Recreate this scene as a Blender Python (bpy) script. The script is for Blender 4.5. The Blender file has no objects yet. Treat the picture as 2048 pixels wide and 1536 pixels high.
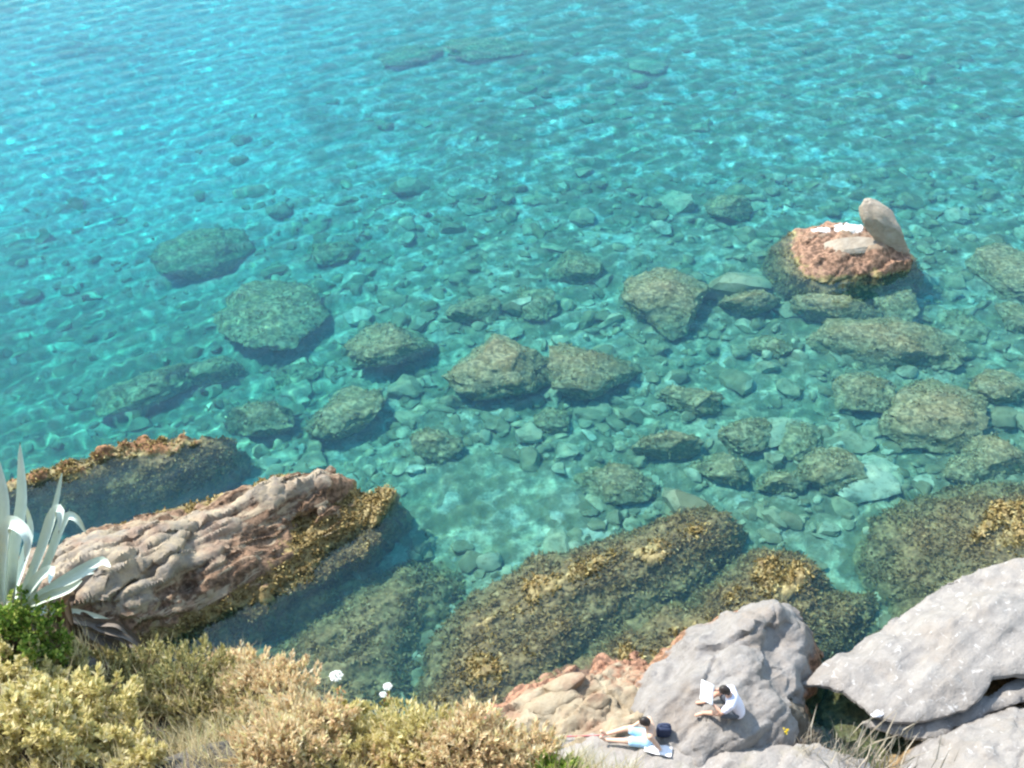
import bpy, bmesh, math, random
import numpy as np
from mathutils import Vector, Matrix, Quaternion
from mathutils.bvhtree import BVHTree

random.seed(7)
RNG = np.random.default_rng(11)
SC = bpy.context.scene
COL = SC.collection
R = math.radians

# ------------------------------------------------------------------ camera
CAM_H, PITCH, HFOV = 20.0, R(42.0), R(55.0)
cam = bpy.data.cameras.new('camera')
cam_o = bpy.data.objects.new('camera', cam)
COL.objects.link(cam_o)
cam_o.location = (0, 0, CAM_H)
cam_o.rotation_euler = (R(90) - PITCH, 0, 0)
cam.sensor_fit = 'HORIZONTAL'
cam.angle = HFOV
cam.clip_start, cam.clip_end = 0.05, 9000
SC.camera = cam_o

# ------------------------------------------------------------------ sky and sun
SUN_EL = R(51)
SUN_AZ = math.atan2(-0.85, 0.52)               # sun stands to the left, out over the sea
sun_dir = Vector((math.sin(SUN_AZ) * math.cos(SUN_EL), math.cos(SUN_AZ) * math.cos(SUN_EL), math.sin(SUN_EL)))
world = bpy.data.worlds.new('World')
SC.world = world
world.use_nodes = True
_n = world.node_tree
_sky = _n.nodes.new('ShaderNodeTexSky')
_sky.sky_type = 'NISHITA'
_sky.sun_disc = False
_sky.sun_elevation = SUN_EL
_sky.sun_rotation = SUN_AZ
_sky.dust_density = 0.6
_sky.air_density = 2.0
_sky.ozone_density = 2.0
_n.links.new(_sky.outputs[0], _n.nodes['Background'].inputs[0])
_n.nodes['Background'].inputs[1].default_value = 0.15
sun = bpy.data.lights.new('sun', 'SUN')
sun.energy = 3.7
sun.angle = R(0.53)
sun.color = (1.0, 0.95, 0.86)
sun.cycles.is_caustics_light = True
sun_o = bpy.data.objects.new('sun', sun)
COL.objects.link(sun_o)
sun_o.rotation_euler = (-sun_dir).to_track_quat('-Z', 'Y').to_euler()

vs = SC.view_settings
vs.view_transform, vs.look, vs.gamma, vs.use_curve_mapping = 'Standard', 'None', 1.0, False
vs.exposure = 1.28
cy = SC.cycles
cy.use_denoising = True
cy.filter_width = 2.3
cy.max_bounces, cy.transparent_max_bounces, cy.transmission_bounces = 7, 12, 6
cy.diffuse_bounces, cy.glossy_bounces, cy.volume_bounces = 2, 3, 1
cy.caustics_reflective = False
cy.caustics_refractive = True
cy.sample_clamp_indirect = 6.0

# ------------------------------------------------------------------ pixel <-> place helpers (photo is 2048 x 1536)
FPX = 1024 / math.tan(HFOV / 2)
CAM = np.array([0, 0, CAM_H])
FWD = np.array([0, math.cos(PITCH), -math.sin(PITCH)])
UPV = np.array([0, math.sin(PITCH), math.cos(PITCH)])
RGT = np.array([1.0, 0, 0])


def ray(px, py):
    d = FWD + RGT * (px - 1024) / FPX - UPV * (py - 768) / FPX
    return d / np.linalg.norm(d)


def W(px, py, z):
    """the point at height z that shows at that place of the photo (bent at the water for z < 0)"""
    d = ray(px, py)
    if z >= 0:
        return CAM + d * ((z - CAM_H) / d[2])
    p = CAM + d * (-CAM_H / d[2])
    eta, c = 1 / 1.333, -d[2]
    k = 1 - eta * eta * (1 - c * c)
    t = eta * d + np.array([0, 0, eta * c - math.sqrt(k)])
    return p + t * (z / t[2])


def ppm(p):
    return FPX / float(np.dot(np.asarray(p) - CAM, FWD))


# ------------------------------------------------------------------ noise
def _hash(ix, iy, iz, seed):
    h = (ix.astype(np.int64) * 374761393 + iy.astype(np.int64) * 668265263 + iz.astype(np.int64) * 2147483647 + seed * 974634541) & 0xFFFFFFFF
    h = ((h ^ (h >> 13)) * 1274126177) & 0xFFFFFFFF
    h = ((h ^ (h >> 16)) * 2246822519) & 0xFFFFFFFF
    return ((h ^ (h >> 15)) & 0xFFFFFF) / float(0xFFFFFF) * 2 - 1


def vnoise(p, seed=0):
    i = np.floor(p)
    f = p - i
    f = f * f * f * (f * (f * 6 - 15) + 10)
    i = i.astype(np.int64)
    x, y, z = i[:, 0], i[:, 1], i[:, 2]
    fx, fy, fz = f[:, 0], f[:, 1], f[:, 2]
    def L(a, b, t): return a + (b - a) * t
    c = [[[_hash(x + a, y + b, z + d, seed) for d in (0, 1)] for b in (0, 1)] for a in (0, 1)]
    return L(L(L(c[0][0][0], c[1][0][0], fx), L(c[0][1][0], c[1][1][0], fx), fy),
             L(L(c[0][0][1], c[1][0][1], fx), L(c[0][1][1], c[1][1][1], fx), fy), fz)


def fbm(p, octv=4, seed=0, gain=0.5, ridge=False):
    s, a, t = 0, 1.0, 0
    q = np.array(p, float)
    for o in range(octv):
        n = vnoise(q, seed + o * 17)
        if ridge:
            n = 1 - 2 * np.abs(n)
        s = s + a * n
        t += a
        a *= gain
        q = q * 2.03 + 7.7
    return s / t


def cells(p, seed=0):
    """Worley cells: distance to the nearest and second point, and a random number per cell"""
    i0 = np.floor(p).astype(np.int64)
    f1 = np.full(len(p), 9.0); f2 = np.full(len(p), 9.0); idv = np.zeros(len(p)); tlt = np.zeros(len(p))
    for dx in (-1, 0, 1):
        for dy in (-1, 0, 1):
            for dz in (-1, 0, 1):
                x, y, z = i0[:, 0] + dx, i0[:, 1] + dy, i0[:, 2] + dz
                q = np.stack([x + 0.5 + 0.45 * _hash(x, y, z, seed), y + 0.5 + 0.45 * _hash(x, y, z, seed + 1), z + 0.5 + 0.45 * _hash(x, y, z, seed + 2)], 1)
                d = np.linalg.norm(p - q, axis=1)
                h = _hash(x, y, z, seed + 3)
                near = d < f1
                f2 = np.where(near, f1, np.minimum(f2, d))
                idv = np.where(near, h, idv)
                o_ = p - q
                tlt = np.where(near, o_[:, 0] * _hash(x, y, z, seed + 4) + o_[:, 1] * _hash(x, y, z, seed + 5) + o_[:, 2] * _hash(x, y, z, seed + 6), tlt)
                f1 = np.where(near, d, f1)
    return f1, f2, idv, tlt


# ------------------------------------------------------------------ object helpers
def new_mesh(name, v, f, mat, parent=None, smooth=True, sharp=None):
    me = bpy.data.meshes.new(name)
    v = np.asarray(v, np.float32)
    if isinstance(f, np.ndarray):
        n, k = f.shape
        me.vertices.add(len(v))
        me.vertices.foreach_set('co', v.ravel())
        me.loops.add(n * k)
        me.loops.foreach_set('vertex_index', f.astype(np.int32).ravel())
        me.polygons.add(n)
        me.polygons.foreach_set('loop_start', np.arange(0, n * k, k, dtype=np.int32))
        me.polygons.foreach_set('loop_total', np.full(n, k, np.int32))
        me.update(calc_edges=True)
    else:
        me.from_pydata(v.tolist(), [], f)
    for m in (mat if isinstance(mat, (list, tuple)) else [mat]):
        me.materials.append(m)
    me.polygons.foreach_set('use_smooth', np.full(len(me.polygons), smooth))
    if smooth and sharp:
        me.set_sharp_from_angle(angle=R(sharp))
    me.update()
    return link(name, me, parent)


def link(name, data, parent=None):
    o = bpy.data.objects.new(name, data)
    COL.objects.link(o)
    if parent is not None:
        o.parent = parent
    if data is not None:
        o.cycles.is_caustics_receiver = True
    return o


def tag(o, label=None, cat=None, group=None, kind=None):
    if label: o['label'] = label
    if cat: o['category'] = cat
    if group: o['group'] = group
    if kind: o['kind'] = kind
    return o


def empty(name, loc, rz=0.0):
    o = bpy.data.objects.new(name, None)
    COL.objects.link(o)
    o.empty_display_size = 0.1
    o.location = loc
    o.rotation_euler = (0, 0, rz)
    return o


# ------------------------------------------------------------------ materials
def nodes(name):
    m = bpy.data.materials.new(name)
    m.use_nodes = True
    t = m.node_tree
    b = t.nodes['Principled BSDF']
    return m, t, b


def N(t, typ, **kw):
    n = t.nodes.new(typ)
    for k, v in kw.items():
        if k.startswith('i_'):
            key = k[2:].replace('_', ' ')
            n.inputs[key].default_value = v
        else:
            setattr(n, k, v)
    return n


def ramp(t, fac, stops, mode='LINEAR'):
    r = t.nodes.new('ShaderNodeValToRGB')
    r.color_ramp.interpolation = mode
    e = r.color_ramp.elements
    while len(e) < len(stops): e.new(0.5)
    for el, (p, c) in zip(e, stops):
        el.position = p
        el.color = (*c, 1) if len(c) == 3 else c
    t.links.new(fac, r.inputs[0])
    return r.outputs[0]


def mix(t, fac, a, b, blend='MIX'):
    m = t.nodes.new('ShaderNodeMix')
    m.data_type = 'RGBA'
    m.blend_type = blend
    if isinstance(fac, (int, float)): m.inputs[0].default_value = fac
    else: t.links.new(fac, m.inputs[0])
    for s, v in ((6, a), (7, b)):
        if isinstance(v, tuple): m.inputs[s].default_value = (*v, 1)
        else: t.links.new(v, m.inputs[s])
    return m.outputs[2]


def math_n(t, op, a, b=None, c=None, clamp=False):
    m = t.nodes.new('ShaderNodeMath')
    m.operation = op
    m.use_clamp = clamp
    for i, v in enumerate((a, b, c)):
        if v is None: continue
        if isinstance(v, (int, float)): m.inputs[i].default_value = v
        else: t.links.new(v, m.inputs[i])
    return m.outputs[0]


def noise_tex(t, co, scale, detail=5, rough=0.6, dist=0.0):
    n = N(t, 'ShaderNodeTexNoise', i_Scale=scale, i_Detail=detail, i_Roughness=rough, i_Distortion=dist)
    t.links.new(co, n.inputs['Vector'])
    return n.outputs[0]


def smooth_step(t, v, lo, hi):
    m = N(t, 'ShaderNodeMapRange', interpolation_type='SMOOTHSTEP')
    m.inputs[1].default_value, m.inputs[2].default_value = lo, hi
    t.links.new(v, m.inputs[0])
    return m.outputs[0]


STRATA_ANGLE = R(37)
DRY = 0.54


def rock_mat(name, dry_a, dry_b, stain, band, weed_top=0.05, band_top=0.45, dry_top=None, guano=None, speck=0.0, lighter=1.0, patchy=0.0):
    """shore rock: weed below the tide line, a rusty splash band above it, bare stone on top (heights in metres over the sea)"""
    m, t, b = nodes(name)
    g = N(t, 'ShaderNodeNewGeometry')
    co = g.outputs['Position']
    sep = N(t, 'ShaderNodeSeparateXYZ')
    t.links.new(co, sep.inputs[0])
    n_big = noise_tex(t, co, 0.9, 4)
    n_mid = noise_tex(t, co, 3.2, 6, 0.65, 0.4)
    n_fin = noise_tex(t, co, 17, 5, 0.7)
    n_cl = noise_tex(t, co, 7.5, 3, 0.6)
    # bare stone
    dry_a, dry_b, stain = (tuple(c * DRY for c in q) for q in (dry_a, dry_b, stain))
    dry = mix(t, smooth_step(t, n_mid, 0.36, 0.66), dry_a, dry_b)
    dry = mix(t, math_n(t, 'MULTIPLY', smooth_step(t, n_big, 0.5, 0.68), 0.75), dry, stain)
    dry = mix(t, math_n(t, 'MULTIPLY', smooth_step(t, n_fin, 0.55, 0.75), 0.45), dry, tuple(c * 0.55 for c in dry_a))
    if speck:
        n_sp = noise_tex(t, co, 6.5, 2, 0.5, 0.8)
        dry = mix(t, math_n(t, 'MULTIPLY', smooth_step(t, n_sp, 0.62, 0.72), speck), dry, (0.60, 0.575, 0.55))
    mp = N(t, 'ShaderNodeMapping')
    mp.inputs['Rotation'].default_value = (0, 0, -STRATA_ANGLE)
    t.links.new(co, mp.inputs['Vector'])
    mp2 = N(t, 'ShaderNodeMapping')
    mp2.inputs['Scale'].default_value = (0.6, 4.0, 4.0)
    t.links.new(mp.outputs[0], mp2.inputs['Vector'])
    n_str = noise_tex(t, mp2.outputs[0], 1.0, 5, 0.65, 0.5)
    dry = mix(t, math_n(t, 'MULTIPLY', smooth_step(t, n_str, 0.50, 0.38), 0.30), dry, tuple(c * 0.62 for c in dry_a))
    dry = mix(t, math_n(t, 'MULTIPLY', smooth_step(t, n_str, 0.56, 0.66), 0.25), dry, tuple(min(1, c * 1.25) for c in dry_b))
    # weed: dark olive brown with ochre clumps
    weed = ramp(t, n_cl, [(0.30, (0.09, 0.067, 0.034)), (0.44, (0.19, 0.14, 0.06)), (0.57, (0.30, 0.23, 0.10)), (0.72, (0.44, 0.36, 0.18))])
    weed = mix(t, math_n(t, 'MULTIPLY', smooth_step(t, n_mid, 0.52, 0.66), 0.6), weed, (0.14, 0.13, 0.055))
    if lighter != 1.0:
        weed = mix(t, smooth_step(t, n_mid, 0.62, 0.40), mix(t, 0.25, weed, (0.32, 0.265, 0.125)), mix(t, smooth_step(t, n_cl, 0.42, 0.62), (0.20, 0.185, 0.10), (0.46, 0.40, 0.22)))
    # rusty band
    bnd = mix(t, smooth_step(t, n_cl, 0.4, 0.6), band, tuple(c * 0.42 for c in band))
    if patchy:
        bnd = mix(t, math_n(t, 'MULTIPLY', smooth_step(t, n_str, 0.52, 0.60), patchy), bnd, dry_b)
    zz = math_n(t, 'ADD', sep.outputs[2], math_n(t, 'MULTIPLY', math_n(t, 'SUBTRACT', n_mid, 0.5), 0.9))
    zz = math_n(t, 'ADD', zz, math_n(t, 'MULTIPLY', math_n(t, 'SUBTRACT', n_big, 0.5), 0.5))
    c = mix(t, smooth_step(t, zz, weed_top - 0.08, weed_top + 0.1), weed, bnd)
    c = mix(t, smooth_step(t, zz, band_top - 0.12, band_top + 0.15), c, dry)
    if guano:
        for gx, gy, gr in guano:
            d = N(t, 'ShaderNodeVectorMath', operation='DISTANCE')
            cc = N(t, 'ShaderNodeCombineXYZ')
            t.links.new(sep.outputs[0], cc.inputs[0]); t.links.new(sep.outputs[1], cc.inputs[1])
            t.links.new(cc.outputs[0], d.inputs[0])
            d.inputs[1].default_value = (gx, gy, 0)
            k = math_n(t, 'ADD', math_n(t, 'DIVIDE', d.outputs['Value'], gr), math_n(t, 'MULTIPLY', math_n(t, 'SUBTRACT', n_mid, 0.5), 1.9))
            c = mix(t, smooth_step(t, k, 1.0, 0.72), c, (0.82, 0.82, 0.80))
    t.links.new(c, b.inputs['Base Color'])
    wet = smooth_step(t, zz, 0.05, 0.35)
    r = N(t, 'ShaderNodeMapRange')
    r.inputs[3].default_value, r.inputs[4].default_value = 0.55, 0.92
    t.links.new(wet, r.inputs[0])
    t.links.new(r.outputs[0], b.inputs['Roughness'])
    b.inputs['Specular IOR Level'].default_value = 0.3
    h = math_n(t, 'ADD', math_n(t, 'ADD', math_n(t, 'MULTIPLY', n_mid, 0.5), math_n(t, 'MULTIPLY', n_fin, 0.4)), math_n(t, 'MULTIPLY', n_str, 0.4))
    bp = N(t, 'ShaderNodeBump', i_Strength=0.9, i_Distance=0.09)
    t.links.new(h, bp.inputs['Height'])
    t.links.new(bp.outputs[0], b.inputs['Normal'])
    return m


def plain(name, col, rough=0.8, spec=0.3, var=0.0, scale=20.0, sheen=0.0):
    m, t, b = nodes(name)
    if var:
        tc = N(t, 'ShaderNodeTexCoord')
        n = noise_tex(t, tc.outputs['Object'], scale, 4)
        c = mix(t, n, tuple(x * (1 - var) for x in col), tuple(min(1, x * (1 + var)) for x in col))
        t.links.new(c, b.inputs['Base Color'])
    else:
        b.inputs['Base Color'].default_value = (*col, 1)
    b.inputs['Roughness'].default_value = rough
    b.inputs['Specular IOR Level'].default_value = spec
    return m


def leafy(name, stops, rough=0.6, trans=0.25, spec=0.25):
    """each leaf (mesh island) takes its own colour from the ramp; a little light passes through"""
    m, t, b = nodes(name)
    g = N(t, 'ShaderNodeNewGeometry')
    c = ramp(t, g.outputs['Random Per Island'], stops)
    t.links.new(c, b.inputs['Base Color'])
    b.inputs['Roughness'].default_value = rough
    b.inputs['Specular IOR Level'].default_value = spec
    if trans:
        tr = N(t, 'ShaderNodeBsdfTranslucent')
        t.links.new(c, tr.inputs[0])
        mx = N(t, 'ShaderNodeMixShader')
        mx.inputs[0].default_value = trans
        t.links.new(b.outputs[0], mx.inputs[1]); t.links.new(tr.outputs[0], mx.inputs[2])
        t.links.new(mx.outputs[0], t.nodes['Material Output'].inputs[0])
    return m


# rock at the waterline left: cream and grey over rust
M_OUT = rock_mat('outcrop_rock', (0.45, 0.39, 0.32), (0.70, 0.56, 0.38), (0.46, 0.29, 0.20), (0.24, 0.15, 0.095), 0.38, 1.0, patchy=0.8)
M_REEF = rock_mat('reef_rock', (0.34, 0.28, 0.20), (0.42, 0.34, 0.22), (0.28, 0.14, 0.08), (0.20, 0.13, 0.055), 0.30, 1.1)
M_RIDGE = rock_mat('rusty_reef_rock', (0.40, 0.32, 0.22), (0.46, 0.36, 0.22), (0.34, 0.17, 0.09), (0.33, 0.17, 0.08), 0.10, 1.1)
M_DOME = rock_mat('grey_rock', (0.40, 0.365, 0.335), (0.50, 0.465, 0.435), (0.46, 0.38, 0.31), (0.36, 0.20, 0.12), 0.0, 0.5)
M_LEDGE = rock_mat('tan_ledge_rock', (0.56, 0.44, 0.29), (0.66, 0.55, 0.39), (0.50, 0.28, 0.18), (0.38, 0.20, 0.125), -0.05, 0.42)
M_SLAB = rock_mat('pale_slab_rock', (0.43, 0.395, 0.365), (0.53, 0.49, 0.45), (0.48, 0.42, 0.365), (0.30, 0.20, 0.10), 0.0, 0.4, speck=0.45)
M_TERR = rock_mat('terrace_ground', (0.52, 0.47, 0.43), (0.60, 0.55, 0.50), (0.50, 0.45, 0.33), (0.40, 0.2, 0.1), -0.3, 0.1, speck=0.3)
M_BOUL = rock_mat('weedy_boulder', (0.34, 0.28, 0.20), (0.42, 0.34, 0.22), (0.28, 0.14, 0.08), (0.30, 0.16, 0.07), 0.5, 1.2, lighter=1.7)
M_STRIPE = rock_mat('brown_layered_rock', (0.20, 0.17, 0.13), (0.34, 0.30, 0.24), (0.26, 0.18, 0.10), (0.3, 0.16, 0.08), -0.2, 0.1)
M_CLIFF = rock_mat('cliff_rock', (0.20, 0.185, 0.17), (0.30, 0.27, 0.23), (0.24, 0.19, 0.13), (0.30, 0.16, 0.07), 0.0, 0.5)


# ------------------------------------------------------------------ the sea floor
def bed_z(x, y):
    x, y = np.asarray(x, float), np.asarray(y, float)
    d = 1.35 + 0.055 * np.clip(y - 13, -6, 40) + 0.085 * np.clip(-x - 1, 0, 16) * np.clip((y - 8) / 12, 0, 1.4) - 0.035 * np.clip(x, 0, 14)
    d = d + np.clip(y - 60, 0, 400) * 0.02
    return -np.clip(d, 0.75, 16)


def sea_floor_mesh():
    def spread(a, b, n, far):
        core = np.linspace(a, b, n)
        out = np.geomspace(1.5, far, 14)
        return np.concatenate([(a - out)[::-1], core, b + out])
    xs, ys = spread(-48, 48, 330, 4000), spread(-8, 80, 300, 4000)
    X, Y = np.meshgrid(xs, ys)
    Z = bed_z(X, Y)
    near = (np.abs(X) < 60) & (Y < 95) & (Y > -12)
    P = np.stack([X.ravel(), Y.ravel(), np.zeros(X.size)], 1)
    n1 = fbm(P * 0.45, 4, 5).reshape(X.shape)
    n2 = fbm(P * np.array([1.3, 1.5, 1]), 3, 9, ridge=True).reshape(X.shape)
    Z = Z + np.where(near, 0.35 * n1 + 0.16 * n2, 0)
    v = np.stack([X, Y, Z], -1).reshape(-1, 3)
    nx, ny = len(xs), len(ys)
    i = (np.arange(ny - 1)[:, None] * nx + np.arange(nx - 1)[None]).ravel()
    return v, np.stack([i, i + 1, i + 1 + nx, i + nx], 1)


def bed_mat():
    m, t, b = nodes('sea_floor')
    g = N(t, 'ShaderNodeNewGeometry')
    co = g.outputs['Position']
    n_big = noise_tex(t, co, 0.16, 4, 0.6, 0.6)
    n_mid = noise_tex(t, co, 0.8, 5, 0.65)
    n_fin = noise_tex(t, co, 4.5, 4, 0.7)
    sp = N(t, 'ShaderNodeSeparateXYZ')
    t.links.new(co, sp.inputs[0])
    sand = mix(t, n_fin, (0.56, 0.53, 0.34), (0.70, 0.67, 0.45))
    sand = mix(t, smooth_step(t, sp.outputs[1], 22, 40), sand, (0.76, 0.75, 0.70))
    v = N(t, 'ShaderNodeTexVoronoi', i_Scale=1.7)
    v.inputs['Randomness'].default_value = 1.0
    wv = N(t, 'ShaderNodeVectorMath', operation='ADD')
    nv = N(t, 'ShaderNodeTexNoise', i_Scale=1.2, i_Detail=2)
    t.links.new(co, nv.inputs['Vector'])
    t.links.new(co, wv.inputs[0]); t.links.new(nv.outputs['Color'], wv.inputs[1])
    t.links.new(wv.outputs[0], v.inputs['Vector'])
    sepc = N(t, 'ShaderNodeSeparateColor')
    t.links.new(v.outputs['Color'], sepc.inputs[0])
    stone = ramp(t, sepc.outputs[0], [(0.0, (0.16, 0.145, 0.09)), (0.45, (0.27, 0.24, 0.15)), (0.75, (0.40, 0.36, 0.24)), (1.0, (0.62, 0.58, 0.46))])
    stony = math_n(t, 'MULTIPLY', smooth_step(t, sp.outputs[1], 90, 50), smooth_step(t, sp.outputs[0], -16, 3))
    meadow = math_n(t, 'MULTIPLY', smooth_step(t, sp.outputs[0], -3, -12), smooth_step(t, sp.outputs[1], 36, 25))
    c = mix(t, math_n(t, 'MULTIPLY', smooth_step(t, n_mid, 0.64, 0.48), math_n(t, 'ADD', math_n(t, 'MULTIPLY', stony, 0.8), 0.15)), sand, stone)
    c = mix(t, math_n(t, 'MULTIPLY', smooth_step(t, n_big, 0.56, 0.68), 0.55), c, (0.10, 0.10, 0.06))
    c = mix(t, math_n(t, 'MULTIPLY', smooth_step(t, n_fin, 0.60, 0.45), 0.35), c, (0.10, 0.09, 0.05))
    n_alg = noise_tex(t, co, 1.1, 6, 0.72, 0.3)
    c = mix(t, math_n(t, 'MULTIPLY', math_n(t, 'MULTIPLY', smooth_step(t, n_alg, 0.42, 0.58), math_n(t, 'ADD', stony, 0.42, clamp=True)), 0.78), c, (0.165, 0.16, 0.085))
    c = mix(t, math_n(t, 'MULTIPLY', math_n(t, 'MULTIPLY', meadow, smooth_step(t, n_mid, 0.36, 0.54)), 0.72), c, (0.12, 0.135, 0.075))
    t.links.new(c, b.inputs['Base Color'])
    b.inputs['Roughness'].default_value = 0.95
    b.inputs['Specular IOR Level'].default_value = 0.05
    bp = N(t, 'ShaderNodeBump', i_Strength=0.8, i_Distance=0.12)
    t.links.new(n_fin, bp.inputs['Height'])
    t.links.new(bp.outputs[0], b.inputs['Normal'])
    return m


M_BED = bed_mat()
_v, _f = sea_floor_mesh()
BED_BVH = BVHTree.FromPolygons(_v.tolist(), _f.tolist())
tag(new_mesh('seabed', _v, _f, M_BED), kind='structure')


def bed_at(x, y):
    h = BED_BVH.ray_cast(Vector((x, y, 30)), Vector((0, 0, -1)))
    return h[0].z if h[0] else float(bed_z(x, y))


# ------------------------------------------------------------------ the sea: a rippled refracting skin over a body of tinted water
def sea_mesh():
    ys = [6.0]
    while ys[-1] < 74: ys.append(ys[-1] + 0.055 + 0.0022 * (ys[-1] - 6))
    ys = np.array(ys)
    ncol = 620
    u = np.linspace(-1, 1, ncol)
    half = 13 + 0.62 * ys
    X = u[None] * half[:, None]
    Y = np.repeat(ys[:, None], ncol, 1)
    far = np.geomspace(2, 5000, 16)
    # aprons out to the horizon keep the same columns and rows
    X = np.concatenate([X[:, :1] - far[::-1][None], X, X[:, -1:] + far[None]], 1)
    Y = np.concatenate([np.repeat(ys[:, None], 16, 1), Y, np.repeat(ys[:, None], 16, 1)], 1)
    topx = X[-1][None] * (1 + far[:, None] / 74)
    X = np.concatenate([np.repeat(X[:1], 1, 0), X, topx], 0)
    Y = np.concatenate([np.full((1, Y.shape[1]), -60.0), Y, np.repeat((74 + far)[:, None], Y.shape[1], 1)], 0)
    rr = np.random.default_rng(3)
    Z = np.zeros_like(X)
    calm = np.clip((-bed_z(X, Y) - 1.8) / 2.2, 0, 1)           # over deeper water the fine ripples die away and longer ones remain
    wind = R(122)
    for k in range(34):
        l = float(np.exp(rr.uniform(math.log(0.34), math.log(1.5))))
        a = wind + rr.normal(0, 0.75 if l < 1.0 else 0.5)
        amp = 0.0046 * l ** 0.9 * rr.uniform(0.5, 1.1)
        q = 2 * np.pi / l * (X * math.cos(a) + Y * math.sin(a)) + rr.uniform(0, 6.28)
        # a slow warp keeps crests short and broken
        q = q + 1.3 * np.sin(X * rr.uniform(0.12, 0.4) + Y * rr.uniform(0.12, 0.4) + rr.uniform(0, 6.28)) + 0.8 * np.sin(-X * rr.uniform(0.2, 0.7) + Y * rr.uniform(0.2, 0.7))
        s = np.sin(q)
        Z += amp * (s + 0.12 * np.cos(2 * q)) * (1 - calm * (0.62 if l < 0.6 else 0.55 if l < 1.0 else 0.45))
    P = np.stack([X.ravel(), Y.ravel(), 0 * X.ravel()], 1)
    gust = 0.5 + 0.5 * fbm(P * 0.09, 3, 77).reshape(X.shape)
    open_sea = np.clip((Y - 12) / 26, 0, 1) * 0.40 + np.clip((-X - 2) / 14, 0, 1) * 0.60
    fade = np.clip(1 - (np.maximum(np.abs(X) - half.max() * 1.0, 0) + np.maximum(Y - 74, 0) + np.maximum(6 - Y, 0)) / 6, 0, 1)
    Z = Z * (0.44 + 0.42 * open_sea) * (0.7 + 0.6 * gust) * fade
    Z = np.clip(Z, -0.085, 0.085)
    v = np.stack([X, Y, Z], -1).reshape(-1, 3)
    ny, nx = X.shape
    i = (np.arange(ny - 1)[:, None] * nx + np.arange(nx - 1)[None]).ravel()
    return v, np.stack([i, i + 1, i + 1 + nx, i + nx], 1)


m_sea, t, _b = nodes('sea_water_surface')
t.nodes.remove(_b)
_g = N(t, 'ShaderNodeBsdfGlass', i_IOR=1.333, i_Roughness=0.0)
_g.inputs['Color'].default_value = (1, 1, 1, 1)
t.links.new(_g.outputs[0], t.nodes['Material Output'].inputs[0])
_v, _f = sea_mesh()
sea = new_mesh('sea', _v, _f, m_sea)
sea.cycles.is_caustics_receiver = False
sea.cycles.is_caustics_caster = True
tag(sea, kind='structure')

m_body, t, _b = nodes('sea_water_body')
t.nodes.remove(_b)
_va = N(t, 'ShaderNodeVolumeAbsorption', i_Density=0.62)
_va.inputs['Color'].default_value = (0.02, 0.89, 0.968, 1)
_vsc = N(t, 'ShaderNodeVolumeScatter', i_Density=0.10)
_vsc.inputs['Color'].default_value = (0.15, 0.60, 0.95, 1)
_add = N(t, 'ShaderNodeAddShader')
t.links.new(_va.outputs[0], _add.inputs[0]); t.links.new(_vsc.outputs[0], _add.inputs[1])
t.links.new(_add.outputs[0], t.nodes['Material Output'].inputs[1])
_bm = bmesh.new()
bmesh.ops.create_cube(_bm, size=1)
for _vv in _bm.verts:
    _vv.co = Vector((_vv.co.x * 11000, _vv.co.y * 11000, 0.10 if _vv.co.z > 0 else -40))
_me = bpy.data.meshes.new('sea_water')
_bm.to_mesh(_me); _bm.free()
_me.materials.append(m_body)
body = link('sea_water', _me)
tag(body, 'clear turquoise sea water over the stony bottom', 'water', kind='stuff')

# ------------------------------------------------------------------ rocks from outlines and heights
STRATA = R(37)                                  # beds of rock run from lower left to upper right
ROCKS = {}


def strata_noise(P, s_long=0.35, s_cross=2.2, seed=1, octv=3):
    c, s = math.cos(STRATA), math.sin(STRATA)
    a = P[:, 0] * c + P[:, 1] * s
    b = -P[:, 0] * s + P[:, 1] * c
    return fbm(np.stack([a * s_long, b * s_cross, P[:, 2] * 0.9], 1), octv, seed, ridge=True)


def seg_dist(P, poly):
    best = np.full(len(P), 1e9)
    A = np.asarray(poly); B = np.roll(A, -1, 0)
    inside = np.zeros(len(P), bool)
    for a, b in zip(A, B):
        ab = b - a
        t = np.clip(((P - a) @ ab) / max(ab @ ab, 1e-9), 0, 1)
        best = np.minimum(best, np.linalg.norm(P - (a + t[:, None] * ab), axis=1))
        cond = ((a[1] > P[:, 1]) != (b[1] > P[:, 1]))
        with np.errstate(divide='ignore', invalid='ignore'):
            xx = (b[0] - a[0]) * (P[:, 1] - a[1]) / (b[1] - a[1]) + a[0]
        inside ^= cond & (P[:, 0] < xx)
    return np.where(inside, best, -best)


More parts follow.
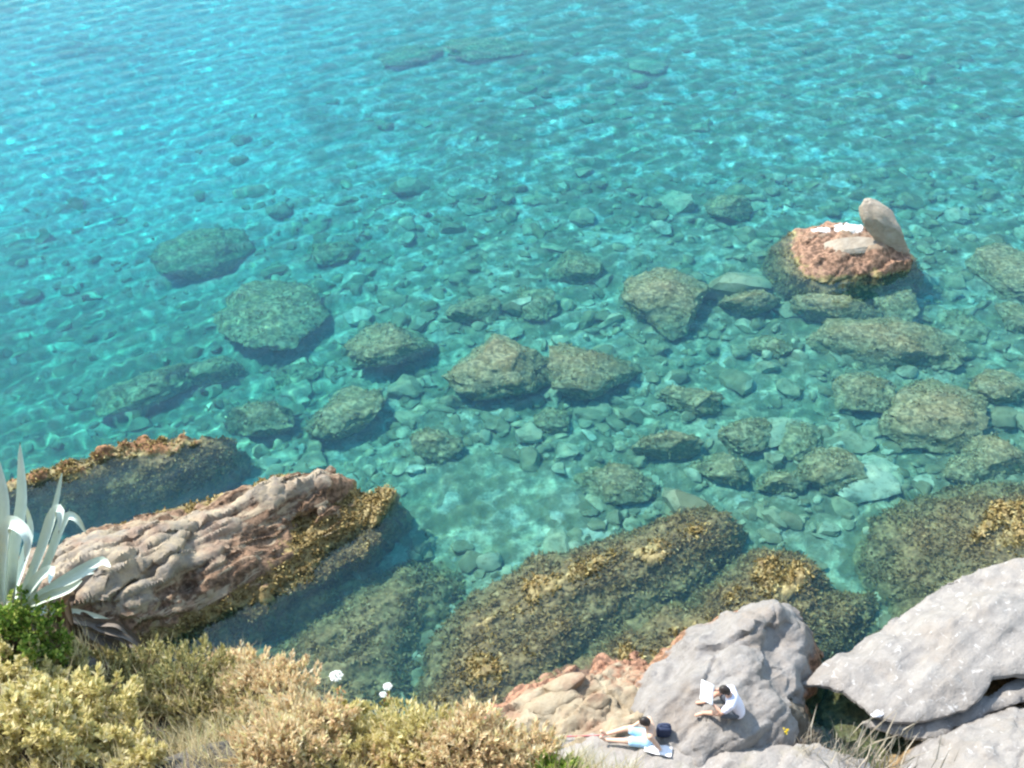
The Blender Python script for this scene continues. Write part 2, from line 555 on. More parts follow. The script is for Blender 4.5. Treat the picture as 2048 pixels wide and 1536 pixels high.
def patch(name, outline, inner, mat, zbot=-3.5, res=0.07, slope=2.4, rough=0.12, strata=0.14, fine=0.04, round_r=0.35, round_d=0.25,
          thick=None, seed=1, edge_rough=0.18, parent=None, power=3.0, lump=0.0, sharp=38, block=(0.35, 1.5, 0.06, 0.05)):
    """a rock whose upper side follows the given points; beyond its outline it falls off at `slope`, or ends as a slab of `thick` metres"""
    O = np.array(outline, float)
    dense = []
    for a, b in zip(O, np.roll(O, -1, 0)):
        n = max(1, int(np.linalg.norm((b - a)[:2]) / 0.5))
        for k in range(n): dense.append(a + (b - a) * k / n)
    ctrl = np.array(dense + [list(p) for p in inner])
    wts = np.array([1.0] * len(dense) + [2.5] * len(inner))
    margin = 0.12 if thick else min(4.0, max(0.4, (O[:, 2].max() - zbot) / slope))
    lo, hi = O[:, :2].min(0) - margin, O[:, :2].max(0) + margin
    xs, ys = np.arange(lo[0], hi[0] + res, res), np.arange(lo[1], hi[1] + res, res)
    X, Y = np.meshgrid(xs, ys)
    P2 = np.stack([X.ravel(), Y.ravel()], 1)
    P3 = np.concatenate([P2, np.zeros((len(P2), 1))], 1)
    sd = seg_dist(P2, O[:, :2]) + edge_rough * fbm(P3 * 1.3, 4, seed + 3)
    num = np.zeros(len(P2)); den = np.zeros(len(P2))
    for c, w in zip(ctrl, wts):
        d = np.sum((P2 - c[:2]) ** 2, 1) + 0.01
        k = w / d ** (power / 2)
        num += k * c[2]; den += k
    z = num / den
    z += strata * strata_noise(P3, seed=seed) * np.clip(sd + 0.4, 0, 1)
    if lump:
        z += lump * fbm(P3 * 0.8, 3, seed + 21)
    z -= round_d * np.exp(-np.clip(sd, -0.02, 9) / round_r)
    if not thick:
        z += np.where(sd < 0, slope * sd, 0)
        zb = np.minimum(zbot, zbot + 0 * z)
        keep = (z > zb - 0.4) & (sd > -margin)
        z = np.maximum(z, zb - 0.6)
    else:
        keep = sd > 0
        S2 = sd.reshape(X.shape)
        gy, gx = np.gradient(S2, res)
        gl = np.maximum(np.hypot(gx, gy), 0.3).ravel()
        sh = np.where((sd < 0) & (sd > -2.2 * res), -sd, 0)
        P2 = P2 + np.stack([gx.ravel() / gl, gy.ravel() / gl], 1) * sh[:, None]
    V = np.stack([P2[:, 0], P2[:, 1], z], 1)
    nx, ny = len(xs), len(ys)
    i = (np.arange(ny - 1)[:, None] * nx + np.arange(nx - 1)[None]).ravel()
    F = np.stack([i, i + 1, i + 1 + nx, i + nx], 1)
    F = F[keep[F].any(1)]
    if thick:
        nv = len(V)
        V2 = V.copy()
        V2[:, 2] = V[:, 2] - thick * (0.75 + 0.5 * np.clip(fbm(P3 * 0.7, 2, seed + 8), -1, 1)) * np.clip(0.35 + sd * 2.0, 0.3, 1)
        E = {}
        for q in F:
            for a, b in zip(q, np.roll(q, -1)):
                if (b, a) in E: del E[(b, a)]
                else: E[(a, b)] = 1
        side = np.array([[b, a, a + nv, b + nv] for a, b in E])
        F = np.concatenate([F, F[:, ::-1] + nv, side])
        V = np.concatenate([V, V2])
    used = np.unique(F)
    remap = np.full(len(V), -1); remap[used] = np.arange(len(used))
    V, F = V[used], remap[F]
    # push along normals so that steep sides get relief too; blocks parted by cracks follow the bedding
    def blocks(Q):
        c_, s_ = math.cos(STRATA), math.sin(STRATA)
        wob = 0.30 * np.stack([fbm(Q * 1.1, 3, seed + 50), fbm(Q * 1.1, 3, seed + 51), fbm(Q * 1.1, 3, seed + 52)], 1)
        a_, b_ = Q[:, 0] * c_ + Q[:, 1] * s_, -Q[:, 0] * s_ + Q[:, 1] * c_
        out = 0
        for k_, (m1, m2) in enumerate(((1.0, 1.0), (2.3, 0.42), (5.1, 0.14))):
            f1, f2, h_, tl_ = cells((np.stack([a_ * block[0], b_ * block[1], Q[:, 2] * block[1]], 1) + wob) * m1, seed + 60 + 7 * k_)
            e = f2 - f1
            out = out + m2 * (block[2] * (0.75 * h_ + 1.5 * tl_) * np.clip(e / 0.07, 0, 1) - block[3] * np.exp(-(e / 0.06) ** 2))
        return out
    for s, amp, oc, rdg in ((0.9, rough, 4, True), (0, 1.0, 0, 0), (5.0, fine, 3, False)):
        fn = np.cross(V[F[:, 1]] - V[F[:, 0]], V[F[:, 3]] - V[F[:, 0]])
        nrm = np.zeros_like(V)
        for k in range(4): np.add.at(nrm, F[:, k], fn)
        nrm /= np.linalg.norm(nrm, axis=1)[:, None] + 1e-9
        V = V + nrm * ((amp * fbm(V * s, oc, seed + 31, ridge=rdg)) if s else blocks(V))[:, None]
    o = new_mesh(name, V, F, mat, parent, sharp=sharp)
    ROCKS[o.name] = BVHTree.FromPolygons(V.tolist(), F.tolist())
    o['_px'] = 1
    return o


def hit(px, py, names=None):
    d = Vector(ray(px, py))
    best = None
    for n, b in ROCKS.items():
        if names and n not in names: continue
        h = b.ray_cast(Vector(CAM), d)
        if h[0] is not None and (best is None or h[3] < best[1]): best = (h[0], h[3])
    return best[0] if best else None


def drop(x, y, names=None, z=40):
    best = None
    for n, b in ROCKS.items():
        if names and n not in names: continue
        h = b.ray_cast(Vector((x, y, z)), Vector((0, 0, -1)))
        if h[0] is not None and (best is None or h[0].z > best.z): best = h[0]
    return best


def WW(lst):
    return [W(*p) for p in lst]


# -- seaweed: many small bent blades standing on a rock, one mass per rock
M_WEED = leafy('seaweed_blades', [(0.0, (0.11, 0.08, 0.034)), (0.35, (0.23, 0.165, 0.062)), (0.75, (0.34, 0.25, 0.095)), (0.95, (0.44, 0.35, 0.145)), (1.0, (0.58, 0.50, 0.26))], 0.5, 0.2)


M_WEED_PALE = leafy('pale_seaweed_blades', [(0.0, (0.20, 0.165, 0.075)), (0.5, (0.32, 0.265, 0.12)), (1.0, (0.62, 0.54, 0.29))], 0.5, 0.2)


def blades(base, dirs, length, width, bend=0.3):
    """base (n,3), dirs (n,3) unit: 2-quad leaf with a bend"""
    n = len(base)
    side = np.cross(dirs, RNG.normal(size=(n, 3)))
    side /= np.linalg.norm(side, axis=1)[:, None] + 1e-9
    nrm = np.cross(dirs, side)
    L, w = length[:, None], width[:, None]
    mid = base + dirs * L * 0.5 + nrm * L * bend * 0.12
    tip = base + dirs * L * 0.95 + nrm * L * bend
    V = np.stack([base, mid - side * w / 2, tip, mid + side * w / 2], 1).reshape(-1, 3)
    F = np.arange(n * 4).reshape(n, 4)
    return V, F


def weed_on(rock, n, zlo, zhi, size=0.10, mat=None):
    me = rock.data
    me.calc_loop_triangles()
    nt = len(me.loop_triangles)
    tv = np.empty(nt * 3, np.int32); me.loop_triangles.foreach_get('vertices', tv); tv = tv.reshape(-1, 3)
    co = np.empty(len(me.vertices) * 3, np.float32); me.vertices.foreach_get('co', co); co = co.reshape(-1, 3).astype(float)
    a, b, c = co[tv[:, 0]], co[tv[:, 1]], co[tv[:, 2]]
    fn = np.cross(b - a, c - a)
    ar = np.linalg.norm(fn, axis=1)
    zc = (a + b + c)[:, 2] / 3
    wgt = ar * ((zc > zlo) & (zc < zhi)) * (fn[:, 2] > 0)
    clump = np.clip(0.5 + 1.3 * fbm(((a + b + c) / 3) * 1.6, 3, 61), 0.03, 1)
    wgt = wgt * clump
    if wgt.sum() <= 0: return None
    pick = RNG.choice(nt, n, p=wgt / wgt.sum())
    r1, r2 = np.sqrt(RNG.random(n)), RNG.random(n)
    p = a[pick] * (1 - r1)[:, None] + b[pick] * (r1 * (1 - r2))[:, None] + c[pick] * (r1 * r2)[:, None]
    nn = fn[pick] / ar[pick][:, None]
    k = 3
    p = np.repeat(p, k, 0) + RNG.normal(0, size * 0.25, (n * k, 3)) * np.array([1, 1, 0.2])
    d = np.repeat(nn, k, 0) * 0.5 + RNG.normal(0, 0.75, (n * k, 3))
    d[:, 2] = np.abs(d[:, 2]) * 0.55
    d /= np.linalg.norm(d, axis=1)[:, None]
    V, F = blades(p - d * 0.01, d, RNG.uniform(0.5, 1.4, n * k) * size, RNG.uniform(0.4, 0.8, n * k) * size, 0.35)
    o = new_mesh('seaweed', V, F, mat or M_WEED, rock, smooth=False)
    tag(o, kind='stuff')
    return o


# long reef that breaks the surface behind the agave
o = patch('reef', WW([(-220, 1010, 0.3), (-60, 975, 0.3), (60, 935, 0.4), (130, 905, 0.45), (200, 880, 0.48), (280, 862, 0.46), (360, 852, 0.40), (448, 852, 0.28),
                      (455, 885, -0.25), (440, 925, -0.5), (370, 960, -0.7), (300, 985, -0.8), (200, 1000, -0.8), (60, 1020, -0.8), (-220, 1070, -0.8)]),
          WW([(150, 930, 0.12), (250, 900, 0.16), (340, 880, 0.16), (400, 875, 0.12), (380, 920, -0.35), (250, 950, -0.5)]), M_RIDGE, -4.5, 0.06, 5.0, 0.10, 0.12, 0.04, seed=4)
tag(o, 'long rusty brown reef just breaking the water behind the agave', 'reef')
weed_on(o, 3000, -1.2, 0.22, 0.11)

# the outcrop that runs out into the water
o = patch('rock_outcrop', WW([(-160, 1170, 1.6), (60, 1105, 1.0), (190, 1062, 0.5), (300, 1030, 0.25), (420, 998, 0.15), (505, 965, 0.3), (560, 940, 0.75), (620, 929, 0.85), (690, 945, 0.75), (726, 962, 0.45),
                              (785, 976, 0.25), (782, 1008, 0.12), (742, 1056, 0.1), (715, 1088, 0.1), (640, 1130, 0.15), (560, 1168, 0.2), (500, 1205, 0.2), (430, 1245, 0.25),
                              (400, 1270, 0.1), (320, 1280, 0.3), (200, 1260, 0.9), (60, 1230, 1.4), (-160, 1260, 1.8)]),
          WW([(160, 1110, 1.75), (230, 1120, 1.75), (300, 1080, 1.45), (340, 1130, 1.35), (270, 1170, 1.35), (420, 1060, 0.95), (420, 1110, 0.95), (500, 1020, 0.75), (540, 985, 1.0), (600, 955, 1.1),
              (650, 960, 1.0), (640, 1000, 0.6), (560, 1060, 0.6), (480, 1120, 0.7), (600, 1050, 0.3), (690, 1000, 0.45), (380, 1190, 0.55), (330, 1225, 0.7), (740, 990, 0.3)]),
          M_OUT, -3.5, 0.045, 6.0, 0.10, 0.26, 0.022, seed=9, lump=0.10, block=(0.16, 0.85, 0.16, 0.08))
tag(o, 'rugged cream and grey rock outcrop running out past the agave', 'rock')
weed_on(o, 3600, -0.8, 0.42, 0.10)
OUT = o.name

# submerged shelves between the outcrop and the near shore
o = patch('reef', WW([(545, 1235, -0.9), (600, 1180, -0.8), (680, 1140, -0.8), (735, 1150, -0.9), (690, 1200, -1.0), (610, 1260, -1.1)]), WW([(640, 1190, -0.65)]), M_REEF, -4, 0.08, 1.2, 0.14, 0.1, 0.04, seed=14)
tag(o, 'narrow drowned ledge in the shade of the rock outcrop', 'reef')
weed_on(o, 500, -2, 0, 0.10)
o = patch('reef', WW([(430, 1430, -0.7), (520, 1310, -0.8), (620, 1230, -0.8), (700, 1180, -0.8), (780, 1140, -0.9), (880, 1140, -0.9), (920, 1165, -0.9), (860, 1220, -0.9), (820, 1280, -0.8), (780, 1350, -0.7), (760, 1440, -0.6), (600, 1480, -0.5)]),
          WW([(760, 1200, -0.55), (640, 1290, -0.45), (720, 1290, -0.5), (600, 1370, -0.4), (680, 1400, -0.35)]), M_REEF, -4, 0.08, 1.3, 0.14, 0.12, 0.05, seed=15)
tag(o, 'dark drowned reef below the white umbel flowers', 'reef')
weed_on(o, 3200, -2, 0, 0.11)

# low weedy reef in the middle of the near shore
o = patch('reef', WW([(800, 1460, -0.2), (850, 1360, -0.45), (870, 1280, -0.45), (930, 1205, -0.4), (1000, 1152, -0.2), (1080, 1112, -0.15), (1180, 1082, -0.15), (1260, 1064, -0.15), (1330, 1040, -0.15), (1390, 1012, -0.1), (1450, 1016, -0.1),
                      (1482, 1042, -0.35), (1470, 1085, -0.45), (1430, 1115, -0.5), (1390, 1150, -0.5), (1330, 1185, -0.5), (1240, 1240, -0.5), (1180, 1290, -0.5), (1120, 1340, -0.3), (1040, 1390, -0.1), (970, 1440, 0.2), (900, 1490, 0.4)]),
          WW([(950, 1250, -0.06), (1060, 1170, -0.04), (1180, 1120, -0.08), (1300, 1090, -0.05), (1400, 1060, -0.02), (1100, 1250, -0.12), (960, 1350, -0.02), (1050, 1310, -0.1), (900, 1420, 0.02)]),
          M_REEF, -4, 0.055, 2.4, 0.07, 0.12, 0.05, seed=22)
tag(o, 'broad weed covered reef awash, stretching up from the tan ledge', 'reef')
weed_on(o, 4200, -1.0, 0.4, 0.12)
o = patch('reef', WW([(1150, 1330, -0.3), (1200, 1270, -0.4), (1300, 1215, -0.4), (1380, 1190, -0.4), (1430, 1160, -0.4), (1480, 1112, -0.3), (1540, 1090, -0.25), (1600, 1102, -0.25), (1645, 1145, -0.3), (1655, 1182, -0.4),
                      (1745, 1178, -0.5), (1758, 1205, -0.6), (1720, 1240, -0.6), (1660, 1300, -0.6), (1620, 1380, -0.5), (1400, 1390, -0.2), (1200, 1390, -0.2)]),
          WW([(1330, 1240, -0.06), (1450, 1180, -0.03), (1540, 1140, 0.0), (1600, 1150, 0.0), (1260, 1290, -0.06), (1400, 1270, -0.06), (1680, 1220, -0.3)]), M_REEF, -4, 0.055, 2.4, 0.07, 0.10, 0.05, seed=27)
tag(o, 'brown weed covered reef awash right behind the grey domed rock', 'reef')
weed_on(o, 3600, -1.0, 0.3, 0.125)
# drowned mass at the right
o = patch('reef', WW([(1738, 1090, -0.6), (1760, 1042, -0.6), (1800, 1004, -0.6), (1890, 972, -0.6), (2000, 958, -0.5), (2200, 940, -0.3), (2260, 1100, 0.3), (2150, 1260, 0.2), (1900, 1230, -0.3), (1800, 1200, -0.6), (1745, 1155, -0.7)]),
          WW([(1850, 1080, -0.2), (1920, 1020, -0.2), (1980, 1060, -0.08), (2040, 1040, 0.08), (1850, 1150, -0.3)]), M_REEF, -4, 0.065, 2.4, 0.08, 0.10, 0.05, seed=31)
tag(o, 'wide drowned reef behind the big pale slab', 'reef')
weed_on(o, 3200, -1.0, 0.4, 0.12)

# dome, ledge and terrace where the people are
o = patch('domed_rock', WW([(1235, 1420, 0.5), (1270, 1345, 0.35), (1345, 1285, 0.4), (1420, 1240, 0.8), (1480, 1208, 1.2), (1530, 1190, 1.35), (1585, 1203, 1.2), (1615, 1245, 0.8), (1636, 1295, 0.3), (1622, 1330, 0.3), (1612, 1370, 0.6),
                            (1615, 1420, 0.8), (1600, 1480, 1.1), (1400, 1530, 1.35), (1280, 1500, 1.2)]),
          WW([(1330, 1340, 1.05), (1420, 1290, 1.35), (1500, 1240, 1.55), (1550, 1215, 1.55), (1560, 1290, 1.0), (1580, 1260, 1.2), (1480, 1320, 1.6), (1400, 1370, 1.55), (1460, 1400, 1.6), (1530, 1390, 1.55), (1340, 1410, 1.35), (1560, 1350, 1.2), (1480, 1460, 1.5)]),
          M_DOME, -3.5, 0.04, 2.8, 0.06, 0.08, 0.014, seed=41, block=(0.22, 0.8, 0.10, 0.035))
tag(o, 'rounded pale grey rock with the reader sitting on it', 'rock')
DOME = o.name
o = patch('rock_ledge', WW([(860, 1480, 0.3), (940, 1432, 0.25), (1000, 1392, 0.15), (1070, 1358, 0.1), (1160, 1328, 0.1), (1235, 1300, 0.1), (1295, 1292, 0.2), (1310, 1350, 0.7), (1290, 1430, 1.1), (1240, 1470, 1.2), (1100, 1500, 1.2), (960, 1520, 1.0)]),
          WW([(1000, 1430, 0.7), (1080, 1400, 0.65), (1150, 1375, 0.55), (1220, 1340, 0.4), (1230, 1390, 0.75), (1160, 1430, 0.9), (1060, 1450, 0.95)]), M_LEDGE, -3.5, 0.045, 2.2, 0.10, 0.07, 0.025, seed=47, block=(0.7, 1.5, 0.10, 0.07))
tag(o, 'sunlit tan rock ledge with a rusty edge above the water', 'rock')
LEDGE = o.name
o = patch('terrace', WW([(900, 1510, 0.9), (1050, 1480, 1.1), (1180, 1462, 1.2), (1300, 1462, 1.25), (1420, 1475, 1.3), (1560, 1482, 1.3), (1640, 1480, 1.2), (1720, 1500, 1.1), (1790, 1530, 1.0), (1830, 1560, 1.0), (1860, 1640, 1.2)])
          + [(9.0, 5.0, 2.2), (-6, 5.0, 2.4), (-3, 7.0, 1.5)], WW([(1200, 1510, 1.25), (1400, 1520, 1.35), (1600, 1530, 1.3)]), M_TERR, -3.5, 0.06, 2.0, 0.05, 0.03, 0.02, seed=52, block=(0.5, 1.2, 0.06, 0.03))
tag(o, kind='structure')
TERR = o.name

# slabs at the lower right
o = patch('shaded_rock', WW([(1640, 1400, -0.3), (1760, 1270, 0.0), (1860, 1190, 0.1), (2040, 1140, 0.4), (2300, 1100, 0.5), (2300, 1420, 0.4), (2000, 1440, 0.2), (1850, 1500, -0.1), (1700, 1480, -0.3)]),
          WW([(1900, 1300, 0.55), (2050, 1250, 0.9)]), M_REEF, -3.5, 0.08, 2.0, 0.14, 0.1, 0.04, seed=58)
tag(o, 'brown shadowed rock foot under the big pale slab', 'rock')
o = patch('rock_slab', WW([(1602, 1362, 0.75), (1640, 1332, 0.7), (1700, 1292, 0.65), (1762, 1252, 0.7), (1832, 1202, 0.85), (1900, 1160, 1.0), (1980, 1126, 1.2), (2060, 1106, 1.4), (2300, 1060, 1.8), (2320, 1330, 1.9), (2048, 1345, 1.5), (1992, 1350, 1.45),
                           (1968, 1384, 1.4), (1930, 1412, 1.35), (1860, 1436, 1.25), (1790, 1442, 1.2), (1742, 1424, 1.1), (1702, 1390, 0.95), (1662, 1370, 0.85)]),
          WW([(1800, 1320, 1.25), (1900, 1250, 1.45), (2000, 1220, 1.65), (1880, 1360, 1.45), (1750, 1350, 1.05)]), M_SLAB, res=0.045, thick=0.42, rough=0.03, strata=0.045, fine=0.012, seed=63, edge_rough=0.1, round_d=0.1, round_r=0.15, block=(0.18, 0.5, 0.05, 0.02))
tag(o, 'huge pale grey rock slab sloping down to the water', 'rock')
SLAB = o.name
o = patch('rock_slab', WW([(1725, 1440, 0.72), (1800, 1432, 0.8), (1900, 1410, 0.9), (1980, 1385, 1.0), (2060, 1340, 1.1), (2250, 1330, 1.2), (2250, 1420, 1.2), (2048, 1392, 1.08), (1990, 1412, 1.0), (1940, 1440, 0.95), (1872, 1474, 0.85), (1792, 1468, 0.75)]),
          [], M_SLAB, res=0.045, thick=0.3, rough=0.03, strata=0.04, fine=0.012, seed=66, edge_rough=0.1, round_d=0.08, round_r=0.12, block=(0.6, 0.9, 0.05, 0.03))
tag(o, 'thin broken grey slab jutting from under the huge pale slab', 'rock')
o = patch('boulder', WW([(1812, 1600, 1.0), (1828, 1530, 1.0), (1856, 1486, 1.1), (1905, 1456, 1.2), (1962, 1436, 1.25), (2048, 1402, 1.3), (2250, 1360, 1.4), (2260, 1640, 1.9), (1900, 1680, 1.7)]),
          WW([(1950, 1510, 1.75), (2060, 1480, 1.8), (2000, 1570, 1.9)]), M_SLAB, -3, 0.045, 2.4, 0.06, 0.05, 0.018, seed=69, edge_rough=0.1, block=(0.4, 0.8, 0.09, 0.03))
tag(o, 'pale lumpy boulder in the bottom right corner of the shore', 'rock')
CORNER = o.name
o = patch('layered_rock', WW([(1552, 1392, 0.9), (1580, 1365, 0.85), (1608, 1385, 0.8), (1614, 1420, 0.85), (1600, 1455, 0.95), (1570, 1462, 1.0), (1550, 1440, 1.0)]), WW([(1582, 1405, 1.55)]), M_STRIPE, -1, 0.03, 3, 0.1, 0.02, 0.03, seed=72, edge_rough=0.05)
tag(o, 'small brown layered rock wedged beside the reader\'s rock', 'rock')

# the rock standing in the sea
_g1, _g2 = W(1695, 462, 0.5), W(1640, 460, 0.5)
M_SEAROCK = rock_mat('sea_rock', (0.46, 0.35, 0.24), (0.56, 0.44, 0.31), (0.40, 0.22, 0.15), (0.32, 0.19, 0.125), 0.06, 0.70, guano=[(_g1[0], _g1[1], 0.50), (_g2[0], _g2[1], 0.36)])
o = patch('sea_rock', WW([(1562, 478, 0.05), (1600, 446, 0.3), (1665, 434, 0.45), (1725, 446, 0.45), (1790, 470, 0.4), (1832, 508, 0.15), (1828, 536, -0.1), (1775, 552, 0.0), (1705, 560, -0.05), (1650, 576, -0.15), (1602, 556, -0.15), (1575, 520, 0.0)]),
          WW([(1640, 470, 0.6), (1700, 465, 0.7), (1760, 490, 0.75), (1680, 505, 0.55), (1620, 505, 0.4), (1640, 540, 0.15), (1780, 525, 0.45), (1720, 535, 0.3), (1810, 510, 0.6)]), M_SEAROCK, -4.5, 0.055, 3.2, 0.12, 0.1, 0.04, seed=77)
tag(o, 'rusty reddish rock standing alone in the sea, splashed white', 'rock')
weed_on(o, 1300, -1.5, 0.0, 0.11)
SEAROCK = o.name


# ------------------------------------------------------------------ loose boulders
def stone_verts(sub, seed, cuts=14, rough=0.08):
    bm = bmesh.new()
    bmesh.ops.create_icosphere(bm, subdivisions=sub, radius=1.0)
    v = np.array([p.co[:] for p in bm.verts])
    f = np.array([[q.index for q in p.verts] for p in bm.faces])
    bm.free()
    r = np.random.default_rng(seed)
    for _ in range(cuts):                                   # flat faces, as broken stone has
        n = r.normal(size=3); n /= np.linalg.norm(n)
        d = r.uniform(0.55, 0.88)
        k = v @ n - d
        v = v - np.where(k > 0, k * 0.95, 0)[:, None] * n
    v = v * (1 + rough * fbm(v * 1.7 + seed * 3.1, 4, seed))[:, None]
    v = v * (1 + rough * 0.35 * fbm(v * 6 + seed, 2, seed + 5))[:, None]
    return v, f


def tri(f):
    return f if f.shape[1] == 3 else f


def boulder(px, py, w, h, label, top=None, mat=M_BOUL, rot=None, flat=0.5, sub=5, weed=160, name='boulder', cat='boulder', seed=None, tilt=0.0, wsize=0.10):
    """a boulder of about w x h photo pixels; `top` is the height of its upper side"""
    seed = seed if seed is not None else int(px * 7 + py)
    z = -1.0
    for _ in range(4):
        p = W(px, py, z)
        b = bed_at(p[0], p[1])
        s = ppm(p)
        sx = w / s / 2
        sz = flat * sx
        z = min((top - sz * 0.45) if top is not None else b + sz * 0.75, -0.30 - sz)
    d = ray(px, py)
    sn = max(0.35, -d[2] * 1.05)
    sy = max(0.55 * sx, min(1.5 * sx, (h / s - sz * 0.8 * math.sqrt(1 - sn * sn)) / sn / 2)) if sn < 1 else sx
    v, f = stone_verts(sub, seed, 12, 0.20)
    v = v * (1 + 0.07 * fbm(v * 4.5 + seed, 4, seed + 40, ridge=True))[:, None]
    a = rot if rot is not None else 0.0
    # shape first in the frame that faces the viewer's up direction, then lean the block
    v = v * np.array([sx * 1.22, sy * 1.22, (z + sz) - min(b - 0.25, z - sz)]) * np.array([1, 1, 0.5])
    mid = ((z + sz) + min(b - 0.25, z - sz)) / 2
    c, sn_ = math.cos(a), math.sin(a)
    v = np.stack([v[:, 0] * c - v[:, 1] * sn_, v[:, 0] * sn_ + v[:, 1] * c, v[:, 2] + tilt * v[:, 0]], 1)
    o = new_mesh(name, v + np.array([p[0], p[1], mid]), f, mat, sharp=50)
    tag(o, label, cat)
    if weed: weed_on(o, weed, -9, 0.2, wsize, M_WEED_PALE)
    return o


BOULDERS = [
    (408, 505, 165, 105, 'lone brown boulder out in the deeper water at the left', 0.25, 130),
    (545, 640, 195, 150, 'large weedy brown boulder with a dark shaded side, seen left of centre', 0.3, 260),
    (668, 500, 75, 60, 'small dark boulder up beyond the large weedy brown one', 0.3, 50),
    (785, 690, 150, 95, 'olive boulder between the large shaded one and the pale flat one', 0.3, 160),
    (1008, 735, 190, 150, 'broad flat pale boulder crossed by bright ripples of light, near the centre', 0.1, 120),
    (1182, 742, 165, 130, 'tilted olive boulder with a sharp dark lower edge, right of the pale flat one', 0.55, 200),
    (1332, 602, 150, 135, 'roundish olive boulder on its own between the tilted one and the sea rock', 0.1, 190),
    (1146, 535, 92, 70, 'small olive boulder up from the tilted one', 0.0, 70),
    (1072, 606, 80, 70, 'dark boulder just above the broad pale flat boulder', 0.0, 60),
    (945, 620, 90, 60, 'low pale boulder near the middle of the shallows', 0.0, 30),
    (1462, 415, 95, 55, 'low green boulder with a dark rim beyond the round olive one', 0.2, 50),
    (1490, 604, 110, 55, 'low olive boulder beside the roundish one, towards the sea rock', 0.0, 80),
    (1668, 622, 145, 62, 'long low boulder close in front of the sea rock', -0.1, 130),
    (1792, 605, 90, 100, 'boulder lengthwise to the shore in front of the leaning stone', -0.1, 110),
    (1772, 698, 245, 70, 'longest flat olive boulder lying crosswise at the right', 0.0, 260),
    (1930, 645, 75, 72, 'pale boulder at the end of the longest flat olive one', 0.0, 60),
    (2015, 540, 125, 110, 'brown boulder at the edge of the view level with the sea rock', -0.1, 180),
    (2035, 640, 75, 60, 'small yellowish boulder at the edge of the view below the brown one', -0.1, 50),
    (2046, 330, 40, 40, 'far yellowish boulder cut by the edge of the view', 0.0, 20),
    (1862, 842, 195, 150, 'biggest speckled brown boulder at the right', -0.15, 330),
    (1722, 792, 125, 85, 'flat green boulder left of the biggest speckled one', 0.0, 110),
    (1668, 945, 112, 92, 'round ochre boulder with dark hollows nearer the shore', -0.1, 140),
    (1604, 882, 70, 88, 'dark upright boulder behind the round ochre one', 0.1, 60),
    (1488, 872, 105, 70, 'reddish brown boulder with a dark shaded end', -0.05, 90),
    (2004, 772, 105, 65, 'brown boulder at the edge of the view above the biggest speckled one', -0.1, 90),
    (1985, 918, 125, 90, 'dark brown boulder at the edge of the view below the biggest speckled one', -0.1, 130),
    (1900, 720, 60, 40, 'little boulder off the lower end of the longest flat olive one', 0.0, 20),
    (866, 890, 95, 70, 'dull green boulder in the turquoise hollow beyond the outcrop tip', -0.1, 60),
    (700, 822, 150, 100, 'dark green sunken boulder with a shaded rim beyond the outcrop', 0.0, 110),
    (530, 842, 130, 65, 'green sunken boulder off the end of the long rusty reef', 0.0, 90),
    (430, 738, 110, 48, 'low green boulder below the large weedy brown one', 0.1, 50),
    (300, 775, 170, 70, 'wide dim boulder between the reef and the deeper water', 0.1, 90),
    (985, 98, 165, 48, 'pale far shoal boulder near the top of the view', 0.35, 40),
    (820, 110, 120, 34, 'dim far boulder left of the pale shoal near the top', 0.25, 20),
    (1225, 962, 150, 62, 'dark weedy bank in the turquoise pool off the broad reef', -0.15, 110),
    (1340, 890, 110, 52, 'brownish flat boulder a little above the dark weedy bank', -0.1, 80),
    (1112, 842, 72, 60, 'small dark boulder below the tilted olive one', -0.1, 40),
    (1388, 800, 120, 55, 'flat mottled boulder between the tilted and reddish brown ones', -0.1, 70),
    (1545, 690, 70, 50, 'small mottled boulder left of the longest flat olive one', 0.0, 40),
    (1560, 960, 85, 45, 'low stone bank beside the round ochre boulder', -0.1, 40),
    (1820, 162, 42, 26, 'tiny dark far boulder towards the upper right corner', 0.2, 0),
    (600, 745, 90, 42, 'low boulder in the shade of the large weedy brown one', 0.05, 40),
    (1440, 935, 110, 50, 'low ochre boulder left of the low stone bank', -0.1, 60),
    (1930, 1010 - 70, 70, 50, 'squat boulder between the biggest speckled one and the drowned reef', -0.1, 50),
]
for px, py, w, h, lab, tl, wd in BOULDERS:
    boulder(px, py, w, h, lab, weed=int(wd * 1.1), tilt=-tl * 0.4, rot=RNG.uniform(-0.3, 0.6), flat=RNG.uniform(0.48, 0.72) if py > 250 else 0.22)

# stones that lie on the dry ledges
for px, py, w, h, lab, rt in [(1128, 1378, 120, 42, 'rounded cream stone block on the tan ledge, farther from the people', 0.45),
                              (1108, 1412, 150, 46, 'rounded tan stone block below the cream one on the ledge', 0.35),
                              (1192, 1406, 60, 30, 'small tan stone in the crack of the ledge', 0.4)]:
    q = hit(px, py, [LEDGE]) or Vector(W(px, py, 0.7))
    v, f = stone_verts(4, px, 8, 0.10)
    s = ppm(q)
    v = v * np.array([w / s / 2, h / s / 1.7, 0.20])
    c, sn_ = math.cos(rt), math.sin(rt)
    v = np.stack([v[:, 0] * c - v[:, 1] * sn_, v[:, 0] * sn_ + v[:, 1] * c, v[:, 2]], 1) + np.array(q) + np.array([0, 0, 0.05])
    tag(new_mesh('stone', v, f, M_LEDGE, sharp=50), lab, 'stone')

